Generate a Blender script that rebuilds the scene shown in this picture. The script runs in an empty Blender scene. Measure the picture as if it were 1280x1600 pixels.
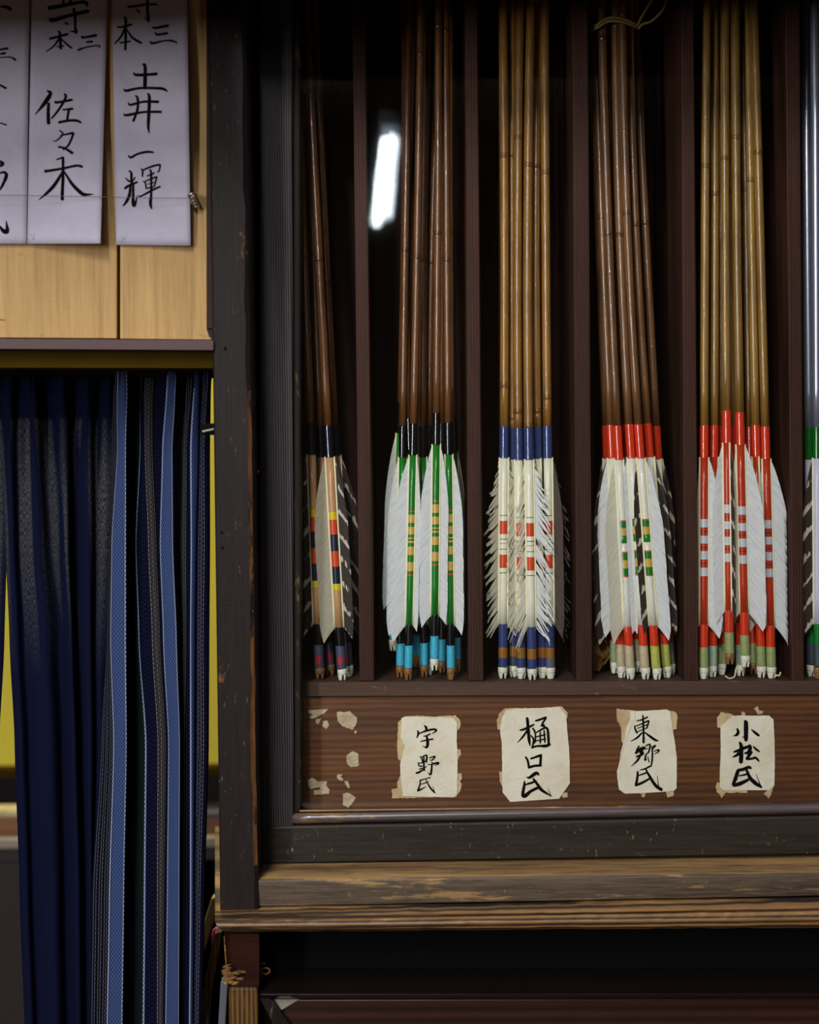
import bpy, bmesh, math, random
from mathutils import Vector, Matrix, noise as mnoise

SC = bpy.context.scene
COL = SC.collection
R = random.Random(7)

# ------------------------------------------------------------------ camera
CAM = Vector((0.0, 0.0, 1.35))
F = 1600 * 50 / 36.0
ROT = Matrix.Rotation(math.radians(88.0), 3, 'X') @ Matrix.Rotation(-0.009, 3, 'Z')
cd = bpy.data.cameras.new('camera')
cd.sensor_fit = 'VERTICAL'; cd.sensor_height = 36; cd.lens = 50
cd.dof.use_dof = True; cd.dof.focus_distance = 1.135; cd.dof.aperture_fstop = 4.5
cd.clip_start = 0.02
cam = bpy.data.objects.new('camera', cd); COL.objects.link(cam)
cam.matrix_world = Matrix.Translation(CAM) @ ROT.to_4x4()
SC.camera = cam

def px(x, y, D):
    """Point of the world plane y = D that lies on the line of sight of photo pixel (x, y)."""
    d = ROT @ Vector(((x - 640) / F, -(y - 800) / F, -1.0))
    return CAM + d * (D / d.y)

# ------------------------------------------------------------------ world, lights, exposure
w = bpy.data.worlds.new('dim_room_air'); SC.world = w; w.use_nodes = True
w.node_tree.nodes['Background'].inputs[0].default_value = (0.75, 0.8, 1.0, 1)
w.node_tree.nodes['Background'].inputs[1].default_value = 0.010
SC.view_settings.view_transform = 'Standard'
SC.view_settings.look = 'None'
SC.view_settings.gamma = 1.0
SC.view_settings.exposure = 0.0
SC.view_settings.use_curve_mapping = False

def area(name, loc, aim, sx, sy, power, col):
    l = bpy.data.lights.new(name, 'AREA'); l.shape = 'RECTANGLE'; l.size = sx; l.size_y = sy
    l.energy = power; l.color = col
    o = bpy.data.objects.new(name, l); COL.objects.link(o); o.location = loc
    o.rotation_euler = (Vector(aim) - Vector(loc)).to_track_quat('-Z', 'Y').to_euler()
    return o
key = area('key_tube_light', (-0.50, -0.85, 2.50), (-0.50, -0.85, 0.0), 0.14, 2.3, 93, (1.0, 0.985, 0.96))
key.rotation_euler = (0, 0, 0)          # lies flat under the ceiling, long side along the room
area('room_side_light', (-1.30, -1.15, 1.60), (0.12, 1.13, 1.25), 0.20, 0.72, 28, (0.95, 0.97, 1.0))
area('side_fill_light', (-1.95, -0.35, 1.75), (0.1, 1.1, 1.4), 0.6, 0.9, 2.5, (1.0, 0.97, 0.93))
area('back_room_light', (-0.42, 1.95, 2.40), (-0.50, 2.25, 1.5), 0.4, 0.15, 20, (1.0, 0.95, 0.80))

# ------------------------------------------------------------------ small helpers
def lin(c):
    return tuple((v / 255 / 12.92) if v / 255 <= 0.04045 else ((v / 255 + 0.055) / 1.055) ** 2.4 for v in c) + (1.0,)

def link(o):
    COL.objects.link(o); return o

def tag(o, label=None, cat=None, group=None, kind=None):
    if label: o['label'] = label
    if cat: o['category'] = cat
    if group: o['group'] = group
    if kind: o['kind'] = kind
    return o

def empty(name, loc, label=None, cat=None, group=None, kind=None):
    o = bpy.data.objects.new(name, None); o.location = loc; o.empty_display_size = 0.02
    link(o); return tag(o, label, cat, group, kind)

def wloc(o):
    v = Vector((0, 0, 0))
    while o is not None:
        v = v + o.location; o = o.parent
    return v

class MB:
    """Collects verts and faces in world coordinates; build() links ONE mesh object."""
    def __init__(s): s.v = []; s.f = []; s.c = []; s.uv = []; s.curc = (1, 1, 1, 1); s.mi = []; s.cmi = 0
    def vert(s, p): s.v.append(Vector(p)); return len(s.v) - 1
    def face(s, idx, uv=None):
        s.f.append(tuple(idx)); s.c.append(s.curc); s.uv.append(uv); s.mi.append(s.cmi)
    def quad_strip(s, A, B, closed=False):
        n = len(A)
        for i in range(n if closed else n - 1):
            j = (i + 1) % n
            s.face((A[i], A[j], B[j], B[i]))
    def build(s, name, mat, parent=None, smooth=False, bevel=0.0, label=None, loc=None, weld=False):
        if loc is None:
            if parent is not None: loc_w = wloc(parent)
            else:
                xs = [v.x for v in s.v]; ys = [v.y for v in s.v]; zs = [v.z for v in s.v]
                loc_w = Vector(((min(xs) + max(xs)) / 2, (min(ys) + max(ys)) / 2, min(zs)))
        else: loc_w = Vector(loc)
        me = bpy.data.meshes.new(name)
        me.from_pydata([v - loc_w for v in s.v], [], s.f)
        ca = me.color_attributes.new('Col', 'FLOAT_COLOR', 'CORNER')
        data = []
        for fi, p in enumerate(me.polygons):
            for _ in range(p.loop_total): data.extend(s.c[fi])
        ca.data.foreach_set('color', data)
        if any(u is not None for u in s.uv):
            ul = me.uv_layers.new(name='UVMap'); d = []
            for fi, p in enumerate(me.polygons):
                u = s.uv[fi] or [(0, 0)] * p.loop_total
                for q in u: d.extend(q)
            ul.data.foreach_set('uv', d)
        if any(s.mi): me.polygons.foreach_set('material_index', s.mi)
        me.validate()
        o = bpy.data.objects.new(name, me)
        if parent is not None: o.parent = parent
        else: o.location = loc_w
        if isinstance(mat, (list, tuple)):
            for m_ in mat: me.materials.append(m_)
        else: me.materials.append(mat)
        link(o)
        bm = bmesh.new(); bm.from_mesh(me)
        if weld: bmesh.ops.remove_doubles(bm, verts=bm.verts, dist=1e-6)
        bmesh.ops.recalc_face_normals(bm, faces=bm.faces)
        bm.to_mesh(me); bm.free()
        if smooth:
            me.polygons.foreach_set('use_smooth', [True] * len(me.polygons))
        if bevel > 0:
            b = o.modifiers.new('bevel', 'BEVEL'); b.width = bevel; b.segments = 2; b.limit_method = 'ANGLE'
        if label: o['label'] = label
        return o

def hexa(mb, front, depth):
    """front: 4 world points (tl, tr, br, bl); depth: metres backwards (world +Y)."""
    a = [mb.vert(p) for p in front]
    b = [mb.vert(Vector(p) + Vector((0, depth, 0))) for p in front]
    mb.face(a); mb.face(b[::-1])
    for i in range(4):
        j = (i + 1) % 4
        mb.face((a[i], b[i], b[j], a[j]))

def slab(name, quad, Df, Db, mat, parent=None, bevel=0.0008, label=None, seg=0, rough=0.0):
    """quad: 4 photo pixels (tl, tr, br, bl) on the plane y = Df, extruded straight back to Db."""
    mb = MB(); hexa(mb, [px(x, y, Df) for x, y in quad], Db - Df)
    return mb.build(name, mat, parent, bevel=bevel, label=label)

def bar(name, x, y0, y1, z0, z1, mat, parent=None, bevel=0.0008, label=None):
    """axis aligned world box: x=(x0,x1)"""
    mb = MB()
    hexa(mb, [(x[0], y0, z1), (x[1], y0, z1), (x[1], y0, z0), (x[0], y0, z0)], y1 - y0)
    return mb.build(name, mat, parent, bevel=bevel, label=label)

def mould(name, xL, xR, prof, mat, parent=None, n=24, rag=0.0, smooth=False, seed=0, bevel=0):
    """prof: (D, yL, yR) pixels round the closed section; swept from pixel column xL to xR. rag: erosion in metres."""
    mb = MB(); rings = []
    for i in range(n + 1):
        t = i / n; ring = []
        for k, q_ in enumerate(prof):
            D, a, b = q_[:3]; dxl = q_[3] if len(q_) > 3 else 0
            p = px(xL + dxl, a, D).lerp(px(xR, b, D), t)
            if rag:
                q = Vector((p.x * 60, k * 3.1, seed)); e = mnoise.noise(q) * rag
                p = p + Vector((0, abs(e), e * 0.6))
            ring.append(mb.vert(p))
        rings.append(ring)
    for i in range(n): mb.quad_strip(rings[i], rings[i + 1], closed=True)
    mb.face(rings[0]); mb.face(rings[-1][::-1])
    return mb.build(name, mat, parent, smooth=smooth, bevel=bevel)

def tube(mb, pts, radii, n=12, cap=True):
    prev = None; first = None
    for i, p in enumerate(pts):
        p = Vector(p); r = radii[i] if hasattr(radii, '__len__') else radii
        a = Vector(pts[max(i - 1, 0)]); b = Vector(pts[min(i + 1, len(pts) - 1)])
        t = (b - a).normalized() if (b - a).length > 0 else Vector((0, 0, 1))
        up = Vector((0, 1, 0)) if abs(t.y) < 0.9 else Vector((1, 0, 0))
        u = t.cross(up).normalized(); v = t.cross(u).normalized()
        ring = [mb.vert(p + (u * math.cos(2 * math.pi * k / n) + v * math.sin(2 * math.pi * k / n)) * r) for k in range(n)]
        if prev: mb.quad_strip(prev, ring, closed=True)
        else: first = ring
        prev = ring
    if cap: mb.face(first[::-1]); mb.face(prev)

def smooth_pts(P, k=6):
    """Catmull-Rom through tuples of any length."""
    out = []
    n = len(P)
    if n < 3:
        return [tuple(a + (b - a) * i / k for a, b in zip(P[0], P[-1])) for i in range(k + 1)]
    for i in range(n - 1):
        p0 = P[max(i - 1, 0)]; p1 = P[i]; p2 = P[i + 1]; p3 = P[min(i + 2, n - 1)]
        for j in range(k):
            t = j / k
            out.append(tuple(0.5 * ((2 * b) + (-a + c) * t + (2 * a - 5 * b + 4 * c - d) * t * t + (-a + 3 * b - 3 * c + d) * t ** 3)
                             for a, b, c, d in zip(p0, p1, p2, p3)))
    out.append(tuple(P[-1]))
    return out

# ------------------------------------------------------------------ materials
def new_mat(name):
    m = bpy.data.materials.new(name); m.use_nodes = True
    nt = m.node_tree; b = nt.nodes['Principled BSDF']
    return m, nt, b

def N(nt, t, **kw):
    n = nt.nodes.new(t)
    for k, v in kw.items():
        if k in n.inputs.keys(): n.inputs[k].default_value = v
        else: setattr(n, k, v)
    return n

def ramp(nt, stops, interp='LINEAR'):
    r = nt.nodes.new('ShaderNodeValToRGB'); e = r.color_ramp; e.interpolation = interp
    while len(e.elements) < len(stops): e.elements.new(0.5)
    for el, (p, c) in zip(e.elements, stops): el.position = p; el.color = c
    return r

def plain(name, c, rough=0.5, metal=0.0, noise=0.12, scale=40, bump=0.0, coat=0.0, spec=0.5, stretch=(1, 1, 1)):
    m, nt, b = new_mat(name)
    tc = N(nt, 'ShaderNodeTexCoord'); mp = N(nt, 'ShaderNodeMapping'); mp.inputs['Scale'].default_value = stretch
    nz = N(nt, 'ShaderNodeTexNoise', Scale=scale, Detail=4.0)
    nt.links.new(tc.outputs['Object'], mp.inputs[0]); nt.links.new(mp.outputs[0], nz.inputs['Vector'])
    c = lin(c)
    r = ramp(nt, [(0.25, tuple(v * (1 - noise) for v in c[:3]) + (1,)), (0.75, tuple(min(1, v * (1 + noise)) for v in c[:3]) + (1,))])
    nt.links.new(nz.outputs['Fac'], r.inputs[0]); nt.links.new(r.outputs[0], b.inputs['Base Color'])
    b.inputs['Roughness'].default_value = rough; b.inputs['Metallic'].default_value = metal
    b.inputs['Coat Weight'].default_value = coat; b.inputs['Coat Roughness'].default_value = 0.12
    b.inputs['Specular IOR Level'].default_value = spec
    if bump:
        bp = N(nt, 'ShaderNodeBump', Strength=0.6, Distance=bump)
        nt.links.new(nz.outputs['Fac'], bp.inputs['Height']); nt.links.new(bp.outputs[0], b.inputs['Normal'])
    return m

def wood(name, dark, light, axis='Z', scale=1.0, rough=0.5, wear=None, wear_amt=0.0, wear_scale=30, wear_stretch=4.0,
         bump=0.0003, coat=0.0, streak=90, swirl=1.2, contrast=1.0, spec=0.5, scratch=0.0, rings=0.0, ridge=None, sth=0.69):
    """Grain runs along AXIS. wear: colour of bare wood showing through in worn patches."""
    m, nt, b = new_mat(name)
    L = nt.links.new
    tc = N(nt, 'ShaderNodeTexCoord')
    st = {'X': (0.05, 1, 1), 'Y': (1, 0.05, 1), 'Z': (1, 1, 0.05)}[axis]
    mp = N(nt, 'ShaderNodeMapping'); mp.inputs['Scale'].default_value = tuple(v * scale for v in st)
    geo = N(nt, 'ShaderNodeNewGeometry')
    L(geo.outputs['Position'], mp.inputs[0])
    n1 = N(nt, 'ShaderNodeTexNoise', Scale=streak * 9, Detail=4.0, Roughness=0.7, Distortion=0.1)
    n2 = N(nt, 'ShaderNodeTexNoise', Scale=streak * 0.5, Detail=2.0, Distortion=swirl)
    L(mp.outputs[0], n1.inputs['Vector']); L(mp.outputs[0], n2.inputs['Vector'])
    h = n1.outputs['Fac']
    mix = N(nt, 'ShaderNodeMath', operation='MULTIPLY_ADD'); mix.inputs[1].default_value = 0.55
    L(n1.outputs['Fac'], mix.inputs[0])
    m2 = N(nt, 'ShaderNodeMath', operation='MULTIPLY'); m2.inputs[1].default_value = 0.45
    if rings:
        wv = N(nt, 'ShaderNodeTexWave', wave_type='BANDS', bands_direction={'X': 'Z', 'Y': 'X', 'Z': 'X'}[axis], Scale=rings, Distortion=7.0)
        wv.inputs['Detail'].default_value = 2.0; wv.inputs['Detail Scale'].default_value = 0.6
        L(mp.outputs[0], wv.inputs['Vector']); L(wv.outputs['Fac'], m2.inputs[0]); h = wv.outputs['Fac']
    else: L(n2.outputs['Fac'], m2.inputs[0])
    L(m2.outputs[0], mix.inputs[2])
    if ridge:       # (period in mm, distortion, weight): raised grain lines
        wv = N(nt, 'ShaderNodeTexWave', wave_type='BANDS', bands_direction={'X': 'Z', 'Y': 'X', 'Z': 'X'}[axis], Scale=314.0 / ridge[0] / scale, Distortion=ridge[1])
        wv.inputs['Detail'].default_value = 2.0; wv.inputs['Detail Scale'].default_value = 0.25
        L(mp.outputs[0], wv.inputs['Vector'])
        mr = N(nt, 'ShaderNodeMix', data_type='FLOAT'); mr.inputs[0].default_value = ridge[2]
        L(mix.outputs[0], mr.inputs[2]); L(wv.outputs['Fac'], mr.inputs[3]); mix = mr
    k = 0.24 / contrast
    r = ramp(nt, [(0.5 - k * 0.8, lin(dark)), (0.5 + k * 0.8, lin(light))])
    L(mix.outputs[0], r.inputs[0])
    col = r.outputs[0]; rgh = None
    if wear:
        mw = N(nt, 'ShaderNodeMapping')
        ws = {'X': (1 / wear_stretch, 1, 1), 'Y': (1, 1 / wear_stretch, 1), 'Z': (1, 1, 1 / wear_stretch)}[axis]
        mw.inputs['Scale'].default_value = ws; L(geo.outputs['Position'], mw.inputs[0])
        n3 = N(nt, 'ShaderNodeTexNoise', Scale=wear_scale * 2.6, Detail=8.0, Roughness=0.78); L(mw.outputs[0], n3.inputs['Vector'])
        th = 0.66 - 0.26 * wear_amt
        rw = ramp(nt, [(th, (0, 0, 0, 1)), (th + 0.05, (1, 1, 1, 1))]); L(n3.outputs['Fac'], rw.inputs[0])
        mx = N(nt, 'ShaderNodeMix', data_type='RGBA'); L(rw.outputs[0], mx.inputs['Factor']); L(col, mx.inputs['A'])
        wr = ramp(nt, [(0.3, tuple(v * 0.45 for v in lin(wear)[:3]) + (1,)), (0.62, lin(wear))]); L(mix.outputs[0], wr.inputs[0])
        L(wr.outputs[0], mx.inputs['B']); col = mx.outputs['Result']
    if scratch:
        ms = N(nt, 'ShaderNodeMapping'); ms.inputs['Rotation'].default_value = (0.3, 0.6, 0.2); ms.inputs['Scale'].default_value = (14, 3, 3)
        L(geo.outputs['Position'], ms.inputs[0])
        n4 = N(nt, 'ShaderNodeTexNoise', Scale=26, Detail=3.0, Roughness=0.8); L(ms.outputs[0], n4.inputs['Vector'])
        rs = ramp(nt, [(sth, (0, 0, 0, 1)), (sth + 0.03, (scratch,) * 3 + (1,))]); L(n4.outputs['Fac'], rs.inputs[0])
        mx2 = N(nt, 'ShaderNodeMix', data_type='RGBA'); L(rs.outputs[0], mx2.inputs['Factor']); L(col, mx2.inputs['A'])
        mx2.inputs['B'].default_value = lin((150, 135, 110)); col = mx2.outputs['Result']
    L(col, b.inputs['Base Color'])
    b.inputs['Roughness'].default_value = rough; b.inputs['Coat Weight'].default_value = coat
    b.inputs['Coat Roughness'].default_value = 0.25; b.inputs['Specular IOR Level'].default_value = spec
    bp = N(nt, 'ShaderNodeBump', Strength=0.7, Distance=bump)
    L(mix.outputs[0], bp.inputs['Height']); L(bp.outputs[0], b.inputs['Normal'])
    return m

def vcol(name, rough=0.35, coat=0.0, bump=0.0, metal=0.0, noise=0.1):
    """Colour from the bands painted or bound round the object."""
    m, nt, b = new_mat(name); L = nt.links.new
    a = N(nt, 'ShaderNodeVertexColor', layer_name='Col')
    tc = N(nt, 'ShaderNodeTexCoord'); nz = N(nt, 'ShaderNodeTexNoise', Scale=420, Detail=3.0)
    L(tc.outputs['Object'], nz.inputs['Vector'])
    r = ramp(nt, [(0.3, (1 - noise * 2,) * 3 + (1,)), (0.6, (1, 1, 1, 1))]); L(nz.outputs['Fac'], r.inputs[0])
    mx = N(nt, 'ShaderNodeMix', data_type='RGBA', blend_type='MULTIPLY'); mx.inputs['Factor'].default_value = 1
    L(a.outputs['Color'], mx.inputs['A']); L(r.outputs[0], mx.inputs['B']); L(mx.outputs['Result'], b.inputs['Base Color'])
    b.inputs['Roughness'].default_value = rough; b.inputs['Coat Weight'].default_value = coat
    b.inputs['Coat Roughness'].default_value = 0.06; b.inputs['Metallic'].default_value = metal
    return m

def bamboo(name, c, rough=0.38):
    m, nt, b = new_mat(name); L = nt.links.new
    tc = N(nt, 'ShaderNodeTexCoord'); mp = N(nt, 'ShaderNodeMapping'); mp.inputs['Scale'].default_value = (1, 1, 0.02)
    L(tc.outputs['Object'], mp.inputs[0])
    n1 = N(nt, 'ShaderNodeTexNoise', Scale=900, Detail=3.0); L(mp.outputs[0], n1.inputs['Vector'])
    mp2 = N(nt, 'ShaderNodeMapping'); mp2.inputs['Scale'].default_value = (1, 1, 0.35); L(tc.outputs['Object'], mp2.inputs[0])
    n2 = N(nt, 'ShaderNodeTexNoise', Scale=38, Detail=4.0); L(mp2.outputs[0], n2.inputs['Vector'])
    a = N(nt, 'ShaderNodeMath', operation='ADD'); L(n1.outputs['Fac'], a.inputs[0]); L(n2.outputs['Fac'], a.inputs[1])
    h = N(nt, 'ShaderNodeMath', operation='MULTIPLY'); h.inputs[1].default_value = 0.5; L(a.outputs[0], h.inputs[0])
    cl = lin(c)
    r = ramp(nt, [(0.36, tuple(v * 0.45 for v in cl[:3]) + (1,)), (0.5, cl), (0.64, (min(1, cl[0] * 1.25), min(1, cl[1] * 1.3), cl[2] * 1.25, 1))])
    L(h.outputs[0], r.inputs[0])
    va = N(nt, 'ShaderNodeVertexColor', layer_name='Col')
    mx = N(nt, 'ShaderNodeMix', data_type='RGBA', blend_type='MULTIPLY'); mx.inputs['Factor'].default_value = 1
    L(r.outputs[0], mx.inputs['A']); L(va.outputs['Color'], mx.inputs['B']); L(mx.outputs['Result'], b.inputs['Base Color'])
    b.inputs['Roughness'].default_value = rough; b.inputs['Coat Weight'].default_value = 0.9; b.inputs['Coat Roughness'].default_value = 0.10
    mp3 = N(nt, 'ShaderNodeMapping'); mp3.inputs['Scale'].default_value = (0, 0, 1); L(tc.outputs['Object'], mp3.inputs[0])
    n3 = N(nt, 'ShaderNodeTexNoise', Scale=1400, Detail=1.0); L(mp3.outputs[0], n3.inputs['Vector'])
    bp = N(nt, 'ShaderNodeBump', Strength=1.0, Distance=0.00022); L(n3.outputs['Fac'], bp.inputs['Height'])
    L(bp.outputs[0], b.inputs['Coat Normal'])
    return m

def feather_mat(name, base, dark=None, freq=7.0, thr=0.55, invert=False):
    """UV u runs down the feather, v runs outwards along the barbs."""
    m, nt, b = new_mat(name); L = nt.links.new
    uv = N(nt, 'ShaderNodeUVMap'); sp = N(nt, 'ShaderNodeSeparateXYZ'); L(uv.outputs[0], sp.inputs[0])
    mp = N(nt, 'ShaderNodeMapping'); mp.inputs['Scale'].default_value = (120, 1.5, 1); L(uv.outputs[0], mp.inputs[0])
    nf = N(nt, 'ShaderNodeTexNoise', Scale=1.0, Detail=2.0); L(mp.outputs[0], nf.inputs['Vector'])
    oi = N(nt, 'ShaderNodeObjectInfo')
    base_l = lin(base)
    rf = ramp(nt, [(0.36, tuple(v * 0.80 for v in base_l[:3]) + (1,)), (0.52, base_l)]); L(nf.outputs['Fac'], rf.inputs[0])
    col = rf.outputs[0]
    if dark:
        mn = N(nt, 'ShaderNodeMapping'); mn.inputs['Scale'].default_value = (14, 3.0, 1); L(uv.outputs[0], mn.inputs[0])
        ad = N(nt, 'ShaderNodeVectorMath', operation='ADD'); L(mn.outputs[0], ad.inputs[0])
        sc_ = N(nt, 'ShaderNodeMath', operation='MULTIPLY'); sc_.inputs[1].default_value = 40; L(oi.outputs['Random'], sc_.inputs[0])
        L(sc_.outputs[0], ad.inputs[1])
        nn = N(nt, 'ShaderNodeTexNoise', Scale=1.0, Detail=3.0); L(ad.outputs[0], nn.inputs['Vector'])
        a1 = N(nt, 'ShaderNodeMath', operation='MULTIPLY'); a1.inputs[1].default_value = freq * 6.2832; L(sp.outputs[0], a1.inputs[0])
        a2 = N(nt, 'ShaderNodeMath', operation='MULTIPLY_ADD'); a2.inputs[1].default_value = 2.0; L(nn.outputs['Fac'], a2.inputs[0]); L(a1.outputs[0], a2.inputs[2])
        a2b = N(nt, 'ShaderNodeMath', operation='ADD'); L(a2.outputs[0], a2b.inputs[0])
        rr = N(nt, 'ShaderNodeMath', operation='MULTIPLY'); rr.inputs[1].default_value = 6.28; L(oi.outputs['Random'], rr.inputs[0]); L(rr.outputs[0], a2b.inputs[1])
        s = N(nt, 'ShaderNodeMath', operation='SINE'); L(a2b.outputs[0], s.inputs[0])
        a3 = N(nt, 'ShaderNodeMath', operation='MULTIPLY_ADD'); a3.inputs[1].default_value = 2.4; a3.inputs[2].default_value = -1.2
        L(nn.outputs['Fac'], a3.inputs[0])
        a4 = N(nt, 'ShaderNodeMath', operation='ADD'); L(s.outputs[0], a4.inputs[0]); L(a3.outputs[0], a4.inputs[1])
        rb = ramp(nt, [(thr, (0, 0, 0, 1)), (min(1, thr + 0.12), (1, 1, 1, 1))]); L(a4.outputs[0], rb.inputs[0])
        mx = N(nt, 'ShaderNodeMix', data_type='RGBA'); L(rb.outputs[0], mx.inputs['Factor'])
        dl = lin(dark)
        rd = ramp(nt, [(0.34, tuple(v * 0.6 for v in dl[:3]) + (1,)), (0.55, dl)]); L(nf.outputs['Fac'], rd.inputs[0])
        L(rd.outputs[0], mx.inputs['A']); L(col, mx.inputs['B']); col = mx.outputs['Result']
    L(col, b.inputs['Base Color']); b.inputs['Roughness'].default_value = 0.62
    b.inputs['Specular IOR Level'].default_value = 0.35
    bp = N(nt, 'ShaderNodeBump', Strength=0.5, Distance=0.0003); L(nf.outputs['Fac'], bp.inputs['Height']); L(bp.outputs[0], b.inputs['Normal'])
    tr = N(nt, 'ShaderNodeBsdfTranslucent'); L(col, tr.inputs[0])
    ms = N(nt, 'ShaderNodeMixShader'); ms.inputs[0].default_value = 0.22
    L(b.outputs[0], ms.inputs[1]); L(tr.outputs[0], ms.inputs[2]); L(ms.outputs[0], nt.nodes['Material Output'].inputs[0])
    return m

def paper_mat(name, c, stain=(170, 140, 95), amt=0.35, bump=0.0006, scale=18):
    m, nt, b = new_mat(name); L = nt.links.new
    geo = N(nt, 'ShaderNodeNewGeometry')
    n1 = N(nt, 'ShaderNodeTexNoise', Scale=scale, Detail=6.0, Roughness=0.6); L(geo.outputs['Position'], n1.inputs['Vector'])
    n2 = N(nt, 'ShaderNodeTexNoise', Scale=scale * 3.1, Detail=3.0, Distortion=1.5); L(geo.outputs['Position'], n2.inputs['Vector'])
    r = ramp(nt, [(0.42, lin(c)), (0.78, tuple(a * (1 - amt) + s * amt for a, s in zip(lin(c), lin(stain))))]); L(n1.outputs['Fac'], r.inputs[0])
    L(r.outputs[0], b.inputs['Base Color']); b.inputs['Roughness'].default_value = 0.85; b.inputs['Specular IOR Level'].default_value = 0.2
    bp = N(nt, 'ShaderNodeBump', Strength=0.8, Distance=bump); L(n2.outputs['Fac'], bp.inputs['Height']); L(bp.outputs[0], b.inputs['Normal'])
    return m

M = {}
M['post'] = wood('post_lacquered_wood', (14, 9, 8), (34, 26, 25), 'Z', rough=0.5, wear=(104, 66, 32), wear_amt=0.14, wear_scale=30, wear_stretch=2.0, bump=0.0005, streak=50, contrast=0.8, scratch=0.35, spec=0.13, sth=0.67)
M['post_edge'] = wood('worn_post_edge', (30, 20, 16), (124, 78, 34), 'Z', rough=0.45, wear=(30, 24, 24), wear_amt=0.55, wear_scale=20, bump=0.0004, streak=60)
M['stile'] = wood('ridged_grey_wood', (16, 13, 14), (66, 60, 63), 'Z', rough=0.5, bump=0.0007, streak=60, contrast=0.75, swirl=0.3, ridge=(1.9, 2.5, 0.42), spec=0.2)
M['bead_wood'] = wood('bead_dark_wood', (11, 9, 8), (32, 26, 22), 'Z', rough=0.6, wear=(104, 80, 48), wear_amt=0.22, wear_scale=40, spec=0.12)
M['rail'] = wood('rail_black_wood', (24, 19, 15), (50, 43, 36), 'X', rough=0.5, wear=(96, 88, 74), wear_amt=0.16, wear_scale=50, wear_stretch=1.2, bump=0.0005, scratch=0.5, streak=50, spec=0.18, sth=0.675)
M['bead'] = wood('glossy_black_bead', (40, 34, 36), (84, 74, 74), 'X', rough=0.36, wear=(140, 108, 70), wear_amt=0.32, wear_scale=20, wear_stretch=7, coat=0.8, bump=0.0003)
M['ledge'] = wood('worn_ledge_wood', (30, 25, 22), (86, 70, 54), 'X', rough=0.55, wear=(142, 110, 68), wear_amt=0.42, wear_scale=30, wear_stretch=9, bump=0.0008, contrast=1.6, streak=60, scratch=0.5, sth=0.67)
M['ledge_top'] = wood('bare_ledge_top', (70, 50, 28), (166, 130, 80), 'X', rough=0.6, bump=0.0006, contrast=1.3, wear=(44, 34, 26), wear_amt=0.25, wear_stretch=14, streak=60)
M['base'] = wood('worn_base_moulding', (24, 16, 12), (128, 92, 52), 'X', rough=0.55, wear=(170, 130, 80), wear_amt=0.38, wear_scale=22, wear_stretch=14, bump=0.0014, contrast=1.9, streak=34, ridge=(4.0, 9.0, 0.25))
M['divider'] = wood('divider_wood', (36, 18, 13), (76, 45, 34), 'Z', rough=0.6, bump=0.0004, streak=90, contrast=0.9, spec=0.2, ridge=(2.2, 6.0, 0.2))
M['back'] = wood('back_board_wood', (30, 15, 8), (76, 45, 27), 'Z', rough=0.6, bump=0.0004, streak=50, contrast=1.0, spec=0.2)
M['panel'] = wood('label_board_wood', (54, 26, 10), (124, 74, 34), 'X', rough=0.5, bump=0.0006, streak=34, swirl=4.0, contrast=0.95, coat=0.1, ridge=(5.0, 16.0, 0.14))
M['shelf'] = wood('shelf_edge_wood', (52, 33, 25), (96, 66, 50), 'X', rough=0.7, bump=0.0004, contrast=0.8, wear=(150, 132, 108), wear_amt=0.14, wear_scale=40)
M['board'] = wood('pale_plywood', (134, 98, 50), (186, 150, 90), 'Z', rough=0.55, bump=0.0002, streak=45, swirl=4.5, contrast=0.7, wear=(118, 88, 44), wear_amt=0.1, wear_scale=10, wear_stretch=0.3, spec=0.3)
M['ply_back'] = plain('brown_gap_backing', (98, 60, 28), 0.7)
M['lip'] = plain('purple_brown_strip', (78, 60, 62), 0.7, noise=0.1, scale=30, stretch=(0.2, 1, 1), bump=0.0002, spec=0.2)
M['fascia'] = plain('mustard_board', (54, 40, 3), 0.9, spec=0.05)
M['trimw'] = wood('dark_brown_trim', (26, 16, 12), (52, 35, 26), 'Z', rough=0.6, spec=0.15)
M['black'] = plain('black_and_gap_shade', (8, 7, 7), 0.9, spec=0.1)  # real black parts, and shade painted into the curtain gap and chest recess
M['redlac'] = wood('red_brown_lacquer', (14, 5, 3), (46, 17, 8), 'X', rough=0.4, wear=(140, 98, 50), wear_amt=0.02, wear_scale=26, wear_stretch=1.0, coat=0.05, spec=0.15)
M['lowpost'] = wood('ridged_lower_post', (18, 11, 6), (104, 72, 32), 'Z', rough=0.5, bump=0.0012, streak=50, contrast=1.3, ridge=(3.4, 9.0, 0.22), spec=0.25)
M['drawer'] = wood('dark_red_drawer_wood', (24, 11, 9), (50, 26, 20), 'X', rough=0.38, coat=0.15, contrast=0.9, ridge=(9.0, 8.0, 0.3), spec=0.25)
M['drawer_lip'] = plain('glossy_dark_lip', (20, 13, 12), 0.2, coat=0.8)
M['chip'] = wood('splintered_bare_wood', (62, 40, 18), (152, 114, 64), 'X', rough=0.8, bump=0.002, contrast=1.6, spec=0.2)
M['dust'] = plain('dust_grey', (120, 112, 100), 0.9)
M['twine'] = plain('hemp_twine', (150, 122, 62), 0.8, bump=0.0004, scale=600)
M['string'] = plain('pale_thread', (215, 205, 160), 0.8)
M['steel'] = plain('dull_steel', (170, 165, 165), 0.28, metal=1.0)
M['wire'] = plain('grey_wire', (70, 62, 60), 0.5, metal=0.6)
M['nock_white'] = plain('ivory_nock', (232, 230, 208), 0.35, noise=0.08, scale=160, coat=0.2)
M['nock_brown'] = plain('brown_horn_nock', (140, 98, 56), 0.4, noise=0.25, scale=260)
M['bind'] = vcol('bound_thread', 0.24, coat=0.9, noise=0.06)
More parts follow.
